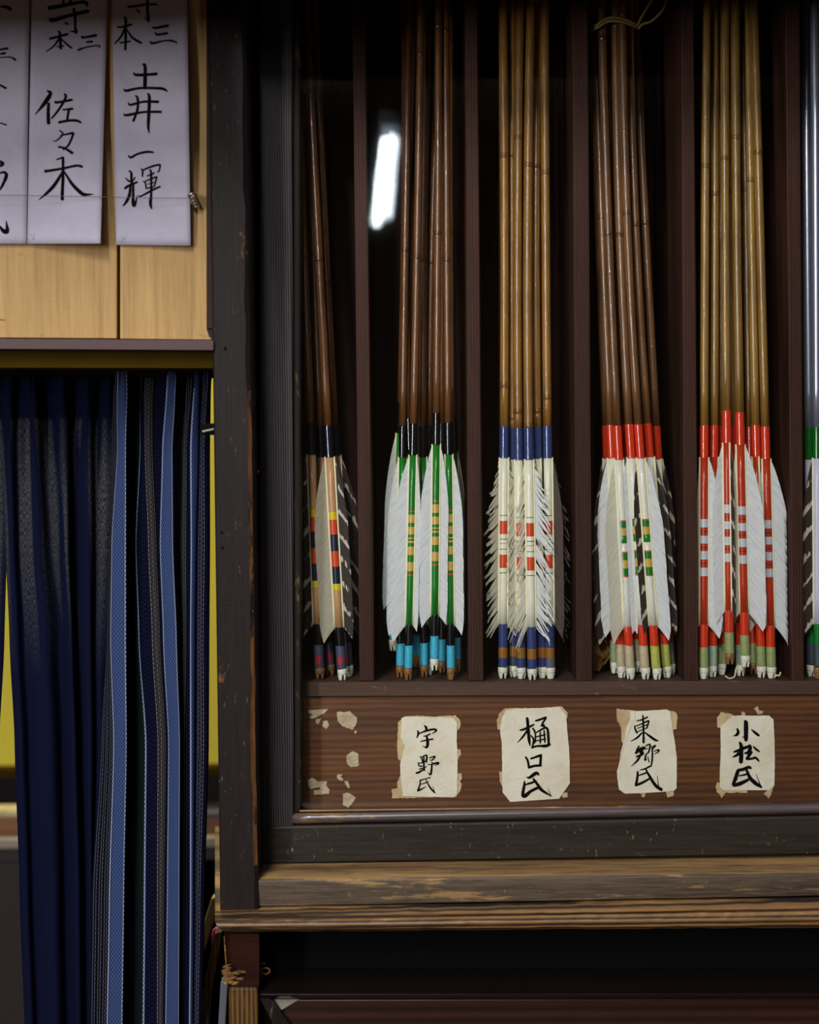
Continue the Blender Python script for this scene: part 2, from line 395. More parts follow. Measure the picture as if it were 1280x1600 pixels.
M['bind_soft'] = vcol('bound_silk_thread', 0.5, noise=0.15)
M['paint'] = vcol('painted_cane', 0.3, coat=0.3, noise=0.04)
M['quill'] = plain('cream_quill', (238, 232, 190), 0.45, noise=0.05)
M['bam2'] = bamboo('cane_red_brown', (108, 66, 32))
M['bam3'] = bamboo('cane_golden', (148, 102, 42))
M['bam4'] = bamboo('cane_brown', (112, 74, 42))
M['bam5'] = bamboo('cane_olive_gold', (144, 106, 46))
M['alu'] = plain('silver_tube', (190, 194, 214), 0.3, metal=0.75, noise=0.03)
M['fw'] = feather_mat('white_feather', (236, 238, 240))
M['fc'] = feather_mat('cream_feather', (234, 228, 208))
M['fg'] = feather_mat('grey_cream_feather', (196, 188, 166))
M['fd'] = feather_mat('dark_brown_feather', (84, 70, 62))
M['fb'] = feather_mat('barred_feather', (216, 204, 190), (62, 50, 44), 7.0, 0.80)
M['fbl'] = feather_mat('pale_barred_feather', (206, 198, 176), (150, 136, 118), 5.0, 0.3)
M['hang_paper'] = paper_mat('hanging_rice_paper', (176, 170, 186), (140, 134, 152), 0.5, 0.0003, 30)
M['label_paper'] = paper_mat('label_paper', (240, 232, 212), (196, 168, 120), 0.45, 0.0011, 34)
M['old_paper'] = paper_mat('old_torn_paper', (214, 190, 148), (150, 112, 66), 0.6, 0.0015, 60)
M['scrap_paper'] = paper_mat('scrap_paper', (208, 190, 158), (150, 122, 82), 0.5, 0.002, 90)
M['crumple'] = paper_mat('crumpled_brown_paper', (170, 128, 66), (70, 44, 22), 0.9, 0.003, 60)
M['ink'] = plain('black_ink', (9, 8, 10), 0.85, noise=0.2, scale=200, spec=0.08)
M['pencil'] = plain('pencil_grey', (110, 106, 120), 0.7)
M['yellow_wall'] = plain('yellow_plaster', (228, 210, 66), 0.8, noise=0.05, scale=6)
M['plaster'] = plain('dim_plaster', (92, 78, 62), 0.9)
M['floorw'] = wood('floor_wood', (60, 42, 28), (96, 68, 44), 'Y', rough=0.5)
M['orange_wood'] = wood('orange_wood', (96, 56, 26), (150, 98, 52), 'X', rough=0.5)
M['white_thing'] = plain('off_white_board', (140, 132, 116), 0.7)
M['dark_red'] = plain('dark_red_wood', (26, 12, 10), 0.6)
M['magenta'] = plain('magenta_cap', (214, 30, 150), 0.4)
M['cream_wood'] = wood('cream_wood', (170, 150, 100), (214, 198, 150), 'Z', rough=0.6)
M['greyp'] = plain('grey_paint', (74, 76, 84), 0.6, spec=0.2)

def cloth_mat(name, striped):
    m, nt, b = new_mat(name); L = nt.links.new
    uv = N(nt, 'ShaderNodeUVMap'); sp = N(nt, 'ShaderNodeSeparateXYZ'); L(uv.outputs[0], sp.inputs[0])
    navy = lin((8, 11, 33)); dk = lin((4, 5, 11))
    if striped:
        # u in millimetres / 200
        def U(v): return v / 200.0
        bl = lin((52, 67, 104)); wh = lin((124, 132, 160)); gr = lin((70, 70, 86)); gn = lin((20, 28, 30)); dn = lin((38, 50, 84))
        st = [(0, navy)]
        def pins(a, bb, c):
            x = a
            while x < bb:
                st.append((U(x), c)); st.append((U(x + 0.9), dk)); x += 2.7
        pins(1, 16, gr); st.append((U(16.6), wh)); st.append((U(18), navy)); st.append((U(19), bl)); st.append((U(32.6), wh)); st.append((U(34.2), dk))
        r1 = ramp(nt, st, 'CONSTANT') if len(st) <= 32 else None
        st2 = [(0, dk), (U(56), gn), (U(73), wh), (U(75), navy)]
        st = st2; pins(82, 97, lin((84, 80, 78))); st += [(U(99), navy), (U(103), wh), (U(104.5), bl), (U(121), wh), (U(122.5), dk)]
        r2 = ramp(nt, st, 'CONSTANT')
        st = [(0, dk), (U(125), lin((16, 18, 30)))]; pins(136, 149, lin((72, 70, 72)))
        st += [(U(150), navy), (U(157), wh), (U(158.6), dn), (U(168), navy)]; pins(176, 189, lin((84, 84, 108))); st += [(U(190), navy), (U(193), dn), (U(195), navy)]
        r3 = ramp(nt, st, 'CONSTANT')
        for r_ in (r1, r2, r3): L(sp.outputs[0], r_.inputs[0])
        g1 = N(nt, 'ShaderNodeMath', operation='GREATER_THAN'); g1.inputs[1].default_value = U(45); L(sp.outputs[0], g1.inputs[0])
        g2 = N(nt, 'ShaderNodeMath', operation='GREATER_THAN'); g2.inputs[1].default_value = U(124); L(sp.outputs[0], g2.inputs[0])
        x1 = N(nt, 'ShaderNodeMix', data_type='RGBA'); L(g1.outputs[0], x1.inputs['Factor']); L(r1.outputs[0], x1.inputs['A']); L(r2.outputs[0], x1.inputs['B'])
        x2 = N(nt, 'ShaderNodeMix', data_type='RGBA'); L(g2.outputs[0], x2.inputs['Factor']); L(x1.outputs['Result'], x2.inputs['A']); L(r3.outputs[0], x2.inputs['B'])
        col = x2.outputs['Result']
        # woven dots: weft crossing the warp stripes
        ck = N(nt, 'ShaderNodeMapping'); ck.inputs['Scale'].default_value = (110, 300, 1); L(uv.outputs[0], ck.inputs[0])
        ch = N(nt, 'ShaderNodeTexChecker', Scale=1.0); ch.inputs['Color1'].default_value = (1, 1, 1, 1); ch.inputs['Color2'].default_value = (0.28, 0.28, 0.34, 1)
        L(ck.outputs[0], ch.inputs['Vector'])
        mm = N(nt, 'ShaderNodeMix', data_type='RGBA', blend_type='MULTIPLY'); mm.inputs['Factor'].default_value = 0.85
        L(col, mm.inputs['A']); L(ch.outputs['Color'], mm.inputs['B']); col = mm.outputs['Result']
    else:
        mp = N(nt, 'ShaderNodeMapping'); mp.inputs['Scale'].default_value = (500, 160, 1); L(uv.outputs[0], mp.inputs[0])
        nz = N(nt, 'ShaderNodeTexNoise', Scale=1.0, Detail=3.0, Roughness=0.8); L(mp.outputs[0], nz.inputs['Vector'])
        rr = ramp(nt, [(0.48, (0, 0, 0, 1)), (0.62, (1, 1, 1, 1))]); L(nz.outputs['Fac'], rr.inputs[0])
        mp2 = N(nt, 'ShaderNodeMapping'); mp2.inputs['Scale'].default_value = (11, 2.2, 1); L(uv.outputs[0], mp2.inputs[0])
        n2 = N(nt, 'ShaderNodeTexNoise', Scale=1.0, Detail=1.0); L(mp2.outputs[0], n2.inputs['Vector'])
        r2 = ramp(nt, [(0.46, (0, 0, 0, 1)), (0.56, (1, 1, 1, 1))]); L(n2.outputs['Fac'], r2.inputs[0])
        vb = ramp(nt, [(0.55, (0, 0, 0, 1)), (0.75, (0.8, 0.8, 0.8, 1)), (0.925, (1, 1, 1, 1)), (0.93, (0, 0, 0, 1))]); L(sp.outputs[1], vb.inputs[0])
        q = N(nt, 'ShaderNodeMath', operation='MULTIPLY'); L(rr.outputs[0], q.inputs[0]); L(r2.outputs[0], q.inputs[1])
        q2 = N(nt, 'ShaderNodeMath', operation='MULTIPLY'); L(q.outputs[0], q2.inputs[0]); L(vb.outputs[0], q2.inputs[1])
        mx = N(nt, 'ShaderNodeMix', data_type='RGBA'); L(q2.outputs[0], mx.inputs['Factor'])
        mx.inputs['A'].default_value = navy; mx.inputs['B'].default_value = lin((94, 93, 84)); col = mx.outputs['Result']  # grey speckles painted in for the lit yellow wall showing through the weave
    L(col, b.inputs['Base Color']); b.inputs['Roughness'].default_value = 0.85; b.inputs['Specular IOR Level'].default_value = 0.05
    return m
M['stripe_cloth'] = cloth_mat('striped_indigo_cloth', True)
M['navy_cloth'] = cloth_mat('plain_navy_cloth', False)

def glass_mat():
    m, nt, b = new_mat('thin_window_glass'); L = nt.links.new
    nt.nodes.remove(b)
    tr = N(nt, 'ShaderNodeBsdfTransparent'); gl = N(nt, 'ShaderNodeBsdfGlossy'); gl.inputs['Roughness'].default_value = 0.02
    tr.inputs[0].default_value = (0.985, 0.99, 0.985, 1)
    fr = N(nt, 'ShaderNodeFresnel', IOR=1.45)
    nz = N(nt, 'ShaderNodeTexNoise', Scale=9.0, Detail=1.0); geo = N(nt, 'ShaderNodeNewGeometry'); L(geo.outputs['Position'], nz.inputs['Vector'])
    bp = N(nt, 'ShaderNodeBump', Strength=0.25, Distance=0.0015); L(nz.outputs['Fac'], bp.inputs['Height']); L(bp.outputs[0], gl.inputs['Normal'])
    ms = N(nt, 'ShaderNodeMixShader'); L(fr.outputs[0], ms.inputs[0]); L(tr.outputs[0], ms.inputs[1]); L(gl.outputs[0], ms.inputs[2])
    L(ms.outputs[0], nt.nodes['Material Output'].inputs[0])
    return m
M['glass'] = glass_mat()
def emit_mat(name, c, s):
    m, nt, b = new_mat(name); b.inputs['Emission Color'].default_value = lin(c); b.inputs['Emission Strength'].default_value = s
    b.inputs['Base Color'].default_value = (0.8, 0.8, 0.8, 1)
    return m
M['tube'] = emit_mat('lit_fluorescent_tube', (236, 250, 255), 75)
M['tube2'] = emit_mat('lit_reflector_tube', (232, 246, 255), 38)
M['enamel'] = plain('white_enamel', (225, 228, 226), 0.4)

# ================================================================== SETTING
def sbox(name, x0, x1, y0, y1, z0, z1, mat):
    o = bar(name, (x0, x1), y0, y1, z0, z1, mat, bevel=0); o['kind'] = 'structure'; return o
sbox('floor', -2.6, 2.2, -4.6, 2.5, -0.05, 0.0, M['floorw'])
sbox('ceiling', -2.6, 2.2, -4.6, 2.5, 2.6, 2.65, M['plaster'])
sbox('wall_rear', -2.6, 2.2, -4.65, -4.6, 0, 2.6, M['plaster'])
sbox('wall_right', 2.2, 2.25, -4.6, 2.5, 0, 2.6, M['plaster'])
sbox('wall_left', -2.65, -2.6, -4.6, 2.5, 0, 2.6, M['plaster'])
sbox('wall_back', -2.6, 2.2, 2.5, 2.55, 0, 2.6, M['dark_red'])

# --- plywood lintel wall with its boards, at left above the curtain
lw = empty('wall_front', px(160, 530, 1.08), kind='structure')
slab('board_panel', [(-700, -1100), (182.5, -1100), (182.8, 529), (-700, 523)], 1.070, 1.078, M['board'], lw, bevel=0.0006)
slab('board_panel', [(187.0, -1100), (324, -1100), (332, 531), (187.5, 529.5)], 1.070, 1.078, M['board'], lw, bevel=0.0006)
slab('backing_board', [(-700, -1100), (334, -1100), (334, 531), (-700, 525)], 1.0782, 1.10, M['ply_back'], lw, bevel=0)
o = slab('trim_1', [(322, -1100), (334, -1100), (334, 514), (322.5, 514)], 1.061, 1.071, M['trimw'], None); o['kind'] = 'structure'
mb = MB()
P = [(322.5, 514), (334, 514), (334, 530), (330, 529), (326, 524)]
a = [mb.vert(px(x, y, 1.0625)) for x, y in P]; b_ = [mb.vert(px(x, y, 1.0625) + Vector((0, 0.008, 0))) for x, y in P]
mb.face(a); mb.face(b_[::-1]); mb.quad_strip(a, b_, True)
o = mb.build('trim_2', M['trimw']); o['kind'] = 'structure'
o = mould('trim_3', -700, 334, [(1.052, 524, 532.0), (1.052, 541.5, 547.5), (1.09, 538, 544), (1.09, 524, 531)], M['lip'], None, n=6, bevel=0.0006); o['kind'] = 'structure'
o = slab('trim_4', [(-700, 535), (333, 541), (333, 575), (-700, 573)], 1.064, 1.10, M['fascia'], None, bevel=0); o['kind'] = 'structure'
o = slab('gap_shade', [(-700, 500), (339, 500), (339, 583), (-700, 580)], 1.14, 1.18, M['black'], None, bevel=0); o['kind'] = 'structure'  # black board stands in for the shade in the gap above the curtains

# --- room behind the curtain
wz = px(0, 1196, 2.2).z
o = bar('wall_yellow', (-2.2, -0.25), 2.20, 2.24, wz, 2.6, M['yellow_wall'], bevel=0); o['kind'] = 'structure'
o = bar('trim_6', (-2.2, -0.25), 2.17, 2.20, px(0, 1216, 2.17).z, px(0, 1203, 2.17).z, M['fascia'], bevel=0); o['kind'] = 'structure'
tb = empty('side_table', Vector((-0.62, 2.0, 0)), 'dark table with a pale wooden edge standing behind the blue curtains', 'table')
zt = px(0, 1312, 1.9).z
bar('tabletop', (-1.2, -0.22), 1.9, 2.15, zt - 0.03, zt - 0.012, M['dark_red'], tb)
bar('table_edge', (-1.2, -0.22), 1.885, 1.9, zt - 0.008, zt + 0.004, M['white_thing'], tb, label='off-white table edge')
for x in (-1.15, -0.27):
    for y in (1.93, 2.12): bar('leg', (x - 0.025, x + 0.025), y - 0.02, y + 0.02, 0, zt - 0.03, M['dark_red'], tb)
bar('apron', (-1.2, -0.22), 1.91, 1.93, 0.35, zt - 0.03, M['dark_red'], tb)
bxx = empty('wooden_box', Vector((-0.58, 1.93, zt + 0.006)), 'orange wooden box glimpsed between the curtains at the left edge', 'box')
x0, x1 = px(-60, 1300, 1.92).x, px(33, 1300, 1.92).x
bar('body', (x0, x1), 1.92, 1.945, zt - 0.0118, px(0, 1275, 1.92).z, M['orange_wood'], bxx)
bar('lid', (x0 - 0.003, x1 + 0.003), 1.915, 1.95, px(0, 1275, 1.92).z, px(0, 1265, 1.92).z, M['cream_wood'], bxx)
bxx = empty('wooden_block', Vector((-0.24, 1.95, zt + 0.006)), 'orange wooden block seen in the slit between striped curtain and cabinet', 'block')
bar('body', (px(300, 1300, 1.92).x, px(350, 1300, 1.92).x), 1.92, 1.94, zt - 0.0118, px(0, 1280, 1.92).z, M['orange_wood'], bxx)
bar('lid', (px(298, 1300, 1.92).x, px(352, 1300, 1.92).x), 1.916, 1.944, px(0, 1280, 1.92).z, px(0, 1273, 1.92).z, M['greyp'], bxx, label='grey lid')

# ================================================================== ARROW CABINET
D_POST, D_DOOR, D_GLASS, D_PANEL, D_SHELF, D_BACK = 1.055, 1.10, 1.113, 1.130, 1.128, 1.262
cab = empty('arrow_cabinet', px(800, 1455, 1.10), 'tall dark wooden glazed cabinet holding bundles of arrows', 'cabinet')
# corner post: subdivided so that its edge is worn and wavy
mb = MB(); prev = None; nseg = 60
for i in range(nseg + 1):
    t = i / nseg
    yy = -700 + t * (1423 + 700)
    tt = yy / 1423.0
    xl = 325 + (344 - 325) * tt; xr = 383.5 + (402.5 - 383.5) * tt
    pl = px(xl, yy, D_POST); pr = px(xr, yy, D_POST)
    e = mnoise.noise(Vector((0.3, yy * 0.02, 1))) * 0.0008; e2 = mnoise.noise(Vector((5.3, yy * 0.05, 1))) * 0.0004
    ring = [mb.vert(p) for p in (pl + Vector((0, 0.001, 0)), pl + Vector((0.0012 + e2, 0, 0)), pr + Vector((-0.0028 + e * 2, 0, 0)), pr + Vector((0 + e, 0.0018, 0)),
                                 pr + Vector((0, 0.075, 0)), pl + Vector((0, 0.075, 0)))]
    if prev:
        for q in range(6):
            mb.cmi = 1 if q == 2 and yy > 640 and mnoise.noise(Vector((yy * 0.011, 2, 2))) > -0.25 else 0
            mb.face((prev[q], prev[(q + 1) % 6], ring[(q + 1) % 6], ring[q]))
    else: first = ring
    prev = ring
mb.cmi = 0
mb.face(first); mb.face(prev[::-1])
mb.build('corner_post', [M['post'], M['post_edge']], cab)
for hx, hy in ((347, 832), (347.5, 856), (352, 545)):
    mb = MB(); c = px(hx, hy, D_POST - 0.0002); ring = [mb.vert(c + Vector((0.0013 * math.cos(q * 0.7854), 0, 0.0013 * math.sin(q * 0.7854)))) for q in range(8)]
    ring2 = [mb.vert(c + Vector((0.0011 * math.cos(q * 0.7854), 0.0012, 0.0011 * math.sin(q * 0.7854)))) for q in range(8)]
    mb.quad_strip(ring, ring2, True); mb.face(ring); mb.build('nail_hole', M['black'], cab, label='small dark nail hole')
slab('side_board', [(345, -700), (352, -700), (366, 1330), (359, 1330)], 1.131, 1.33, M['trimw'], cab)

# sliding glazed door: stile, bead, rail, pane
door = empty('glass_door', px(800, 1350, D_DOOR) - wloc(cab)); door.parent = cab
slab('stile', [(403, -700), (456, -700), (459, 1352), (407, 1355)], D_DOOR, 1.124, M['stile'], door, bevel=0.0015)
slab('stile_bead', [(455.5, -700), (468, -700), (470.5, 1262), (458, 1290)], 1.104, 1.122, M['bead_wood'], door, bevel=0.0012)
mould('rail', 404, 2200, [(D_DOOR, 1291, 1257), (D_DOOR - 0.0012, 1294, 1260), (D_DOOR - 0.0012, 1349, 1318), (1.124, 1337, 1307), (1.124, 1285, 1251)], M['rail'], door, n=40, rag=0.0002, bevel=0.0008)
prof = []
for k in range(9):
    a_ = math.pi * k / 8
    prof.append((1.1075 - 0.0085 * math.sin(a_), 1279.5 - 9.5 * math.cos(a_), 1279.5 - 9.5 * math.cos(a_) - 34))
prof += [(1.124, 1290, 1256), (1.124, 1268, 1234)]
mould('bead', 457, 2200, prof, M['bead'], door, n=60, smooth=True)
mould('bead_fillet', 468, 2200, [(1.103, 1265.5, 1242), (1.103, 1268.5, 1244.5), (1.122, 1268, 1244.5), (1.122, 1265.2, 1242)], M['base'], door, n=30)
mb = MB()
hexa(mb, [px(462, -700, D_GLASS), px(2200, -700, D_GLASS), px(2200, 1262, D_GLASS), px(462, 1285, D_GLASS)], 0.003)
mb.build('glass_pane', M['glass'], door)
mb = MB(); tube(mb, [px(394, 737, 1.096), px(403.5, 736.5, 1.1)], 0.0012, 8); mb.build('peg', M['string'], door, label='tiny pale peg')
# ledge in front of the door
mould('ledge_top', 401, 2200, [(1.0605, 1373.5, 1352), (1.0605, 1379, 1358), (1.1255, 1341, 1322), (1.1255, 1336, 1317)], M['ledge_top'], cab, n=30, rag=0.0003)
mould('ledge', 402.5, 2200, [(1.0600, 1374, 1353), (1.0582, 1377, 1356), (1.0582, 1388, 1367), (1.0600, 1416, 1382), (1.120, 1378, 1346), (1.120, 1342, 1320)], M['ledge'], cab, n=60, rag=0.0005, seed=3, bevel=0.0004)
# base moulding with eroded edge
mould('base_moulding', 336, 2200, [(1.027, 1440, 1406), (1.0245, 1436, 1402), (1.030, 1432, 1398), (1.056, 1422.5, 1390), (1.30, 1291, 1264), (1.30, 1306, 1292), (1.036, 1456, 1443, 16), (1.028, 1452, 1440, 10), (1.0262, 1447, 1424, 3)],
      M['base'], cab, n=150, rag=0.0011, seed=8)

# inside: shelf, dividers, back, label board
zsh = px(800, 1065, D_SHELF).z
ZL, ZR = px(462, 1066, D_SHELF), px(2200, 1061, D_SHELF)
def shelfz(x): return ZL.z + (ZR.z - ZL.z) * (x - ZL.x) / (ZR.x - ZL.x)
mb = MB(); ta = px(462, 1088.5, D_SHELF).z; tb_ = px(2200, 1082, D_SHELF).z
q = [mb.vert(p) for p in ((ZL.x, D_SHELF, ZL.z), (ZR.x, D_SHELF, ZR.z), (ZR.x, D_SHELF, tb_), (ZL.x, D_SHELF, ta), (ZL.x, D_BACK, ZL.z), (ZR.x, D_BACK, ZR.z), (ZR.x, D_BACK, tb_), (ZL.x, D_BACK, ta))]
for f_ in ((0, 1, 2, 3), (7, 6, 5, 4), (0, 4, 5, 1), (3, 2, 6, 7), (0, 3, 7, 4), (1, 5, 6, 2)): mb.face([q[i] for i in f_])
mb.build('shelf', M['shelf'], cab, bevel=0.0008)
# make the shelf top level in depth
slab('label_board', [(462, 1089), (2200, 1082), (2200, 1250), (462, 1275)], D_PANEL + 0.002, 1.15, M['panel'], cab, bevel=0.0008)
slab('back_board', [(380, -900), (561, -900), (561, 1060), (380, 1060)], D_BACK, D_BACK + 0.008, M['back'], cab, bevel=0.001)
slab('back_board', [(562, -900), (780, -900), (780, 1060), (562, 1060)], D_BACK, D_BACK + 0.008, M['back'], cab, bevel=0.001)
slab('back_board', [(781, -900), (1010, -900), (1010, 1060), (781, 1060)], D_BACK + 0.001, D_BACK + 0.009, M['back'], cab, bevel=0.001)
slab('back_board', [(1011, -900), (1214, -900), (1214, 1060), (1011, 1060)], D_BACK, D_BACK + 0.008, M['back'], cab, bevel=0.001)
slab('back_board', [(1215, -900), (2200, -900), (2200, 1060), (1215, 1060)], D_BACK + 0.001, D_BACK + 0.009, M['back'], cab, bevel=0.001)
DIVS = ((550.5, 570.5, 562, 585), (727, 746.5, 732, 756), (894, 919, 900.5, 926), (1064.5, 1084.5, 1069.5, 1092), (1227, 1250, 1238, 1257), (1395, 1418, 1402, 1424))
for xl0, xr0, xl1, xr1 in DIVS:
    k = 900 / 1064.5
    slab('divider', [(xl0 - (xl1 - xl0) * k, -900), (xr0 - (xr1 - xr0) * k, -900), (xr1, 1064.5), (xl1, 1064.5)], D_PANEL, D_BACK + 0.001, M['divider'], cab, bevel=0.001)
# cornice added out of view to shade the upper arrows; then the cabinet roof
bar('shade_board', (-0.150, 0.9), 0.980, 0.992, 1.682, 1.86, M['post'], cab, bevel=0.002)
bar('shade_board_top', (-0.150, 0.9), 0.975, 1.13, 1.86, 1.88, M['post'], cab, bevel=0.002)
o = bar('shade_beam', (-1.4, -0.152), 0.872, 0.884, 1.646, 1.80, M['trimw'], None); o['kind'] = 'structure'  # beam and top board added out of view to shade plywood and papers
o = bar('shade_beam_top', (-1.4, -0.152), 0.884, 1.066, 1.78, 1.80, M['trimw'], None); o['kind'] = 'structure'
bar('roof_board', (-0.15, 0.9), 1.05, 1.30, 2.28, 2.31, M['trimw'], cab)
bar('side_board', (0.84, 0.87), 1.131, 1.30, zsh - 0.155, 2.28, M['trimw'], cab)

# ================================================================== LOWER CHEST
ch = empty('lower_chest', Vector((px(800, 1600, 1.1).x, 1.2, 0.0)), 'dark red-brown chest that carries the arrow cabinet', 'chest')
# upper corner block with a chewed corner
mb = MB(); prev = None
for i in range(25):
    t = i / 24; yy = 1459 + t * (1541 - 1459)
    bite = 0.004 * max(0, 1 - abs(t - 0.78) / 0.22) + 0.0015 * abs(mnoise.noise(Vector((t * 9, 0, 4))))
    pl = px(349 + t * 7, yy, 1.036); pr = px(405, yy, 1.036)
    fr = 0.006 * max(0, 1 - abs(t - 0.80) / 0.2)
    ring = [mb.vert(p) for p in (pl + Vector((bite, 0.004 + fr, 0)), pl + Vector((bite + 0.004 + fr, 0, 0)), pl + Vector((0.016, 0, 0)), pr, pr + Vector((0, 0.05, 0)), pl + Vector((0, 0.05, 0)))]
    if prev: mb.quad_strip(prev, ring, True)
    else: first = ring
    prev = ring
mb.face(first); mb.face(prev[::-1])
mb.build('corner_block', M['redlac'], ch, bevel=0.0)
# splinters of bare wood at the broken corner
mb = MB()
for k in range(46):
    cx = 353 + R.random() ** 1.4 * 30; cy = 1508 + R.random() * 30
    if (cx - 352) / 32 + abs(cy - 1523) / 24 > 1.15: continue
    p = px(cx, cy, 1.0352 + 0.001 * R.random())
    ln = 0.0012 + 0.003 * R.random(); th = 0.0004 + 0.0010 * R.random(); an = (R.random() - 0.5) * 0.5
    d = Vector((math.cos(an), 0, math.sin(an))) * ln
    tube(mb, [p - d, p + Vector((0, -0.0006, 0)), p + d], [th * 0.3, th, 0.0001], 5)
for k in range(26):
    t = R.random(); p = px(350.5 + t * 5, 1462 + t * 70, 1.038 + 0.003 * R.random())
    tube(mb, [p, p + Vector((0.0004, -0.0008, -0.004 - 0.003 * R.random()))], [0.0006, 0.0002], 5)
o = mb.build('splinter', M['chip'], ch, label='pale splintered wood at the broken corner'); o['kind'] = 'stuff'
mb = MB()
for k in range(10):
    an = k / 10 * 6.28; p = px(415 + 7 * math.cos(an), 1517 + 5 * math.sin(an), 1.0515)
    q = px(415 + 7 * math.cos(an + 0.8), 1517 + 5 * math.sin(an + 0.8), 1.0505)
    tube(mb, [p, q], [0.0007, 0.0004], 5)
tube(mb, [px(400, 1505, 1.0515), px(414, 1505.5, 1.051)], [0.0003, 0.0005], 5)
mb.build('gouge', M['chip'], ch, label='gouged pale mark')
# lower post in ridges
slab('post', [(357, 1541), (404, 1541), (406, 2600), (366, 2600)], 1.040, 1.085, M['lowpost'], ch, bevel=0.003)
slab('recess_board', [(398, 1425), (2200, 1425), (2200, 1560), (398, 1560)], 1.092, 1.10, M['black'], ch)  # painted black for the shade under the base moulding
mould('drawer_lip', 407, 2200, [(1.036, 1556.5, 1556.5), (1.0345, 1554, 1554), (1.036, 1551.5, 1551.5), (1.090, 1512, 1512), (1.090, 1522, 1522), (1.040, 1560, 1560)], M['drawer_lip'], ch, n=30, bevel=0.0004)
slab('drawer_front', [(432, 1562), (2200, 1559), (2200, 1900), (480, 1900)], 1.044, 1.06, M['drawer'], ch, bevel=0.001)
mb = MB()
hexa(mb, [px(407, 1560, 1.037), px(422, 1560, 1.037), px(462, 1612, 1.041), (px(446, 1640, 1.037))], 0.012)
mb.build('mitre_frame', M['post'], ch, label='dark mitred frame corner')
slab('frame_stile', [(407, 1562), (431, 1562), (447, 1640), (447, 1640)], 1.045, 1.062, M['black'], ch, bevel=0)
mb = MB(); q = [px(428, 1561.5, 1.0425), px(468, 1561.5, 1.0425), px(440, 1578, 1.0425)]
a = [mb.vert(p) for p in q]; b_ = [mb.vert(p + Vector((0, 0.0012, 0))) for p in q]; mb.face(a); mb.face(b_[::-1]); mb.quad_strip(a, b_, True)
mb.build('dusty_wedge', M['dust'], ch, label='dusty grey wedge in the corner')
bar('plinth', (px(366, 2600, 1.05).x, 0.88), 1.062, 1.33, 0, px(0, 1900, 1.06).z, M['drawer'], ch)
bar('carcass', (px(366, 2600, 1.05).x, 0.88), 1.11, 1.34, px(0, 1900, 1.06).z, px(800, 1462, 1.036).z, M['dark_red'], ch)

# ================================================================== CURTAINS
def curtain(name, rows, stations, mat, label, group, D0=1.150, ruffle=0.0015, seed=1, ulen=200.0, thick=True):
    """rows: photo y of each row; stations: (u_mm, depth_mm, [x px per row])."""
    mb = MB(); NY = 70
    ys = [rows[0] + (rows[-1] - rows[0]) * i / NY for i in range(NY + 1)]
    def xat(st, y):
        for i in range(len(rows) - 1):
            if y <= rows[i + 1] or i == len(rows) - 2:
                t = (y - rows[i]) / (rows[i + 1] - rows[i]); t = t * t * (3 - 2 * t) * 0.5 + t * 0.5
                return st[2][i] + (st[2][i + 1] - st[2][i]) * t
    grid = []
    for j, y in enumerate(ys):
        ctl = [(xat(s, y), s[0], s[1]) for s in stations]
        fine = smooth_pts(ctl, 5)
        row = []
        for (x, u, dep) in fine:
            top = max(0.0, 1 - (y - rows[0]) / 90.0)
            D = D0 + dep / 1000 + ruffle * top * math.sin(u * 0.55 + seed) * 1.5 + 0.0008 * mnoise.noise(Vector((u * 0.05, y * 0.006, seed)))
            x += top * top * 3.0 * math.sin(u * 0.33 + seed * 2 + y * 0.02)
            p = px(x, y, D)
            row.append((mb.vert(p), u / ulen, 1 - (y - rows[0]) / (rows[-1] - rows[0])))
        grid.append(row)
    for j in range(len(grid) - 1):
        for i in range(len(grid[0]) - 1):
            q = (grid[j][i], grid[j][i + 1], grid[j + 1][i + 1], grid[j + 1][i])
            mb.face([a[0] for a in q], [(a[1], a[2]) for a in q])
    o = mb.build(name, mat, None, smooth=True)
    so = o.modifiers.new('cloth_thickness', 'SOLIDIFY'); so.thickness = 0.0008; so.offset = -1
    tag(o, label, 'curtain', group)
    return o
rows = [578, 700, 850, 1000, 1160, 1400, 1640]
ST = [(0, 10, [178, 176, 172, 168, 158, 144, 141]), (18, 4, [183, 185, 176, 174, 179, 172, 168]), (34, 0, [198, 196, 196, 196, 197, 193, 190]),
      (45, 10, [203, 202, 201, 200, 200, 197, 195]), (56, 26, [206, 207, 206, 205, 206, 203, 201]), (75, 20, [221, 221, 214, 219, 230, 228, 226]),
      (82, 17, [228, 227, 232, 238, 247, 246, 246]), (98, 14, [240, 240, 246, 252, 261, 258, 256]), (104, 5, [266, 256, 252, 257, 265, 263, 260]),
      (122, 0, [276, 268, 269, 275, 280, 279, 278]), (136, 12, [289, 284, 282, 284, 283.5, 282, 281]), (150, 10, [302, 294, 293, 293, 291, 290, 288]),
      (158, 2, [305, 299, 300, 299, 299, 299, 297]), (168, 3, [310, 308, 305, 303, 303, 301.5, 300]), (176, 7, [318, 312, 309, 308, 308, 304, 302.5]),
      (190, 2, [326, 321, 322, 320, 321, 315, 311]), (196, 6, [329, 327, 327, 326, 325, 319, 314])]
curtain('striped_curtain', rows, ST, M['stripe_cloth'], 'indigo striped cotton curtain gathered beside the cabinet post', None, 1.125)
ST2 = []
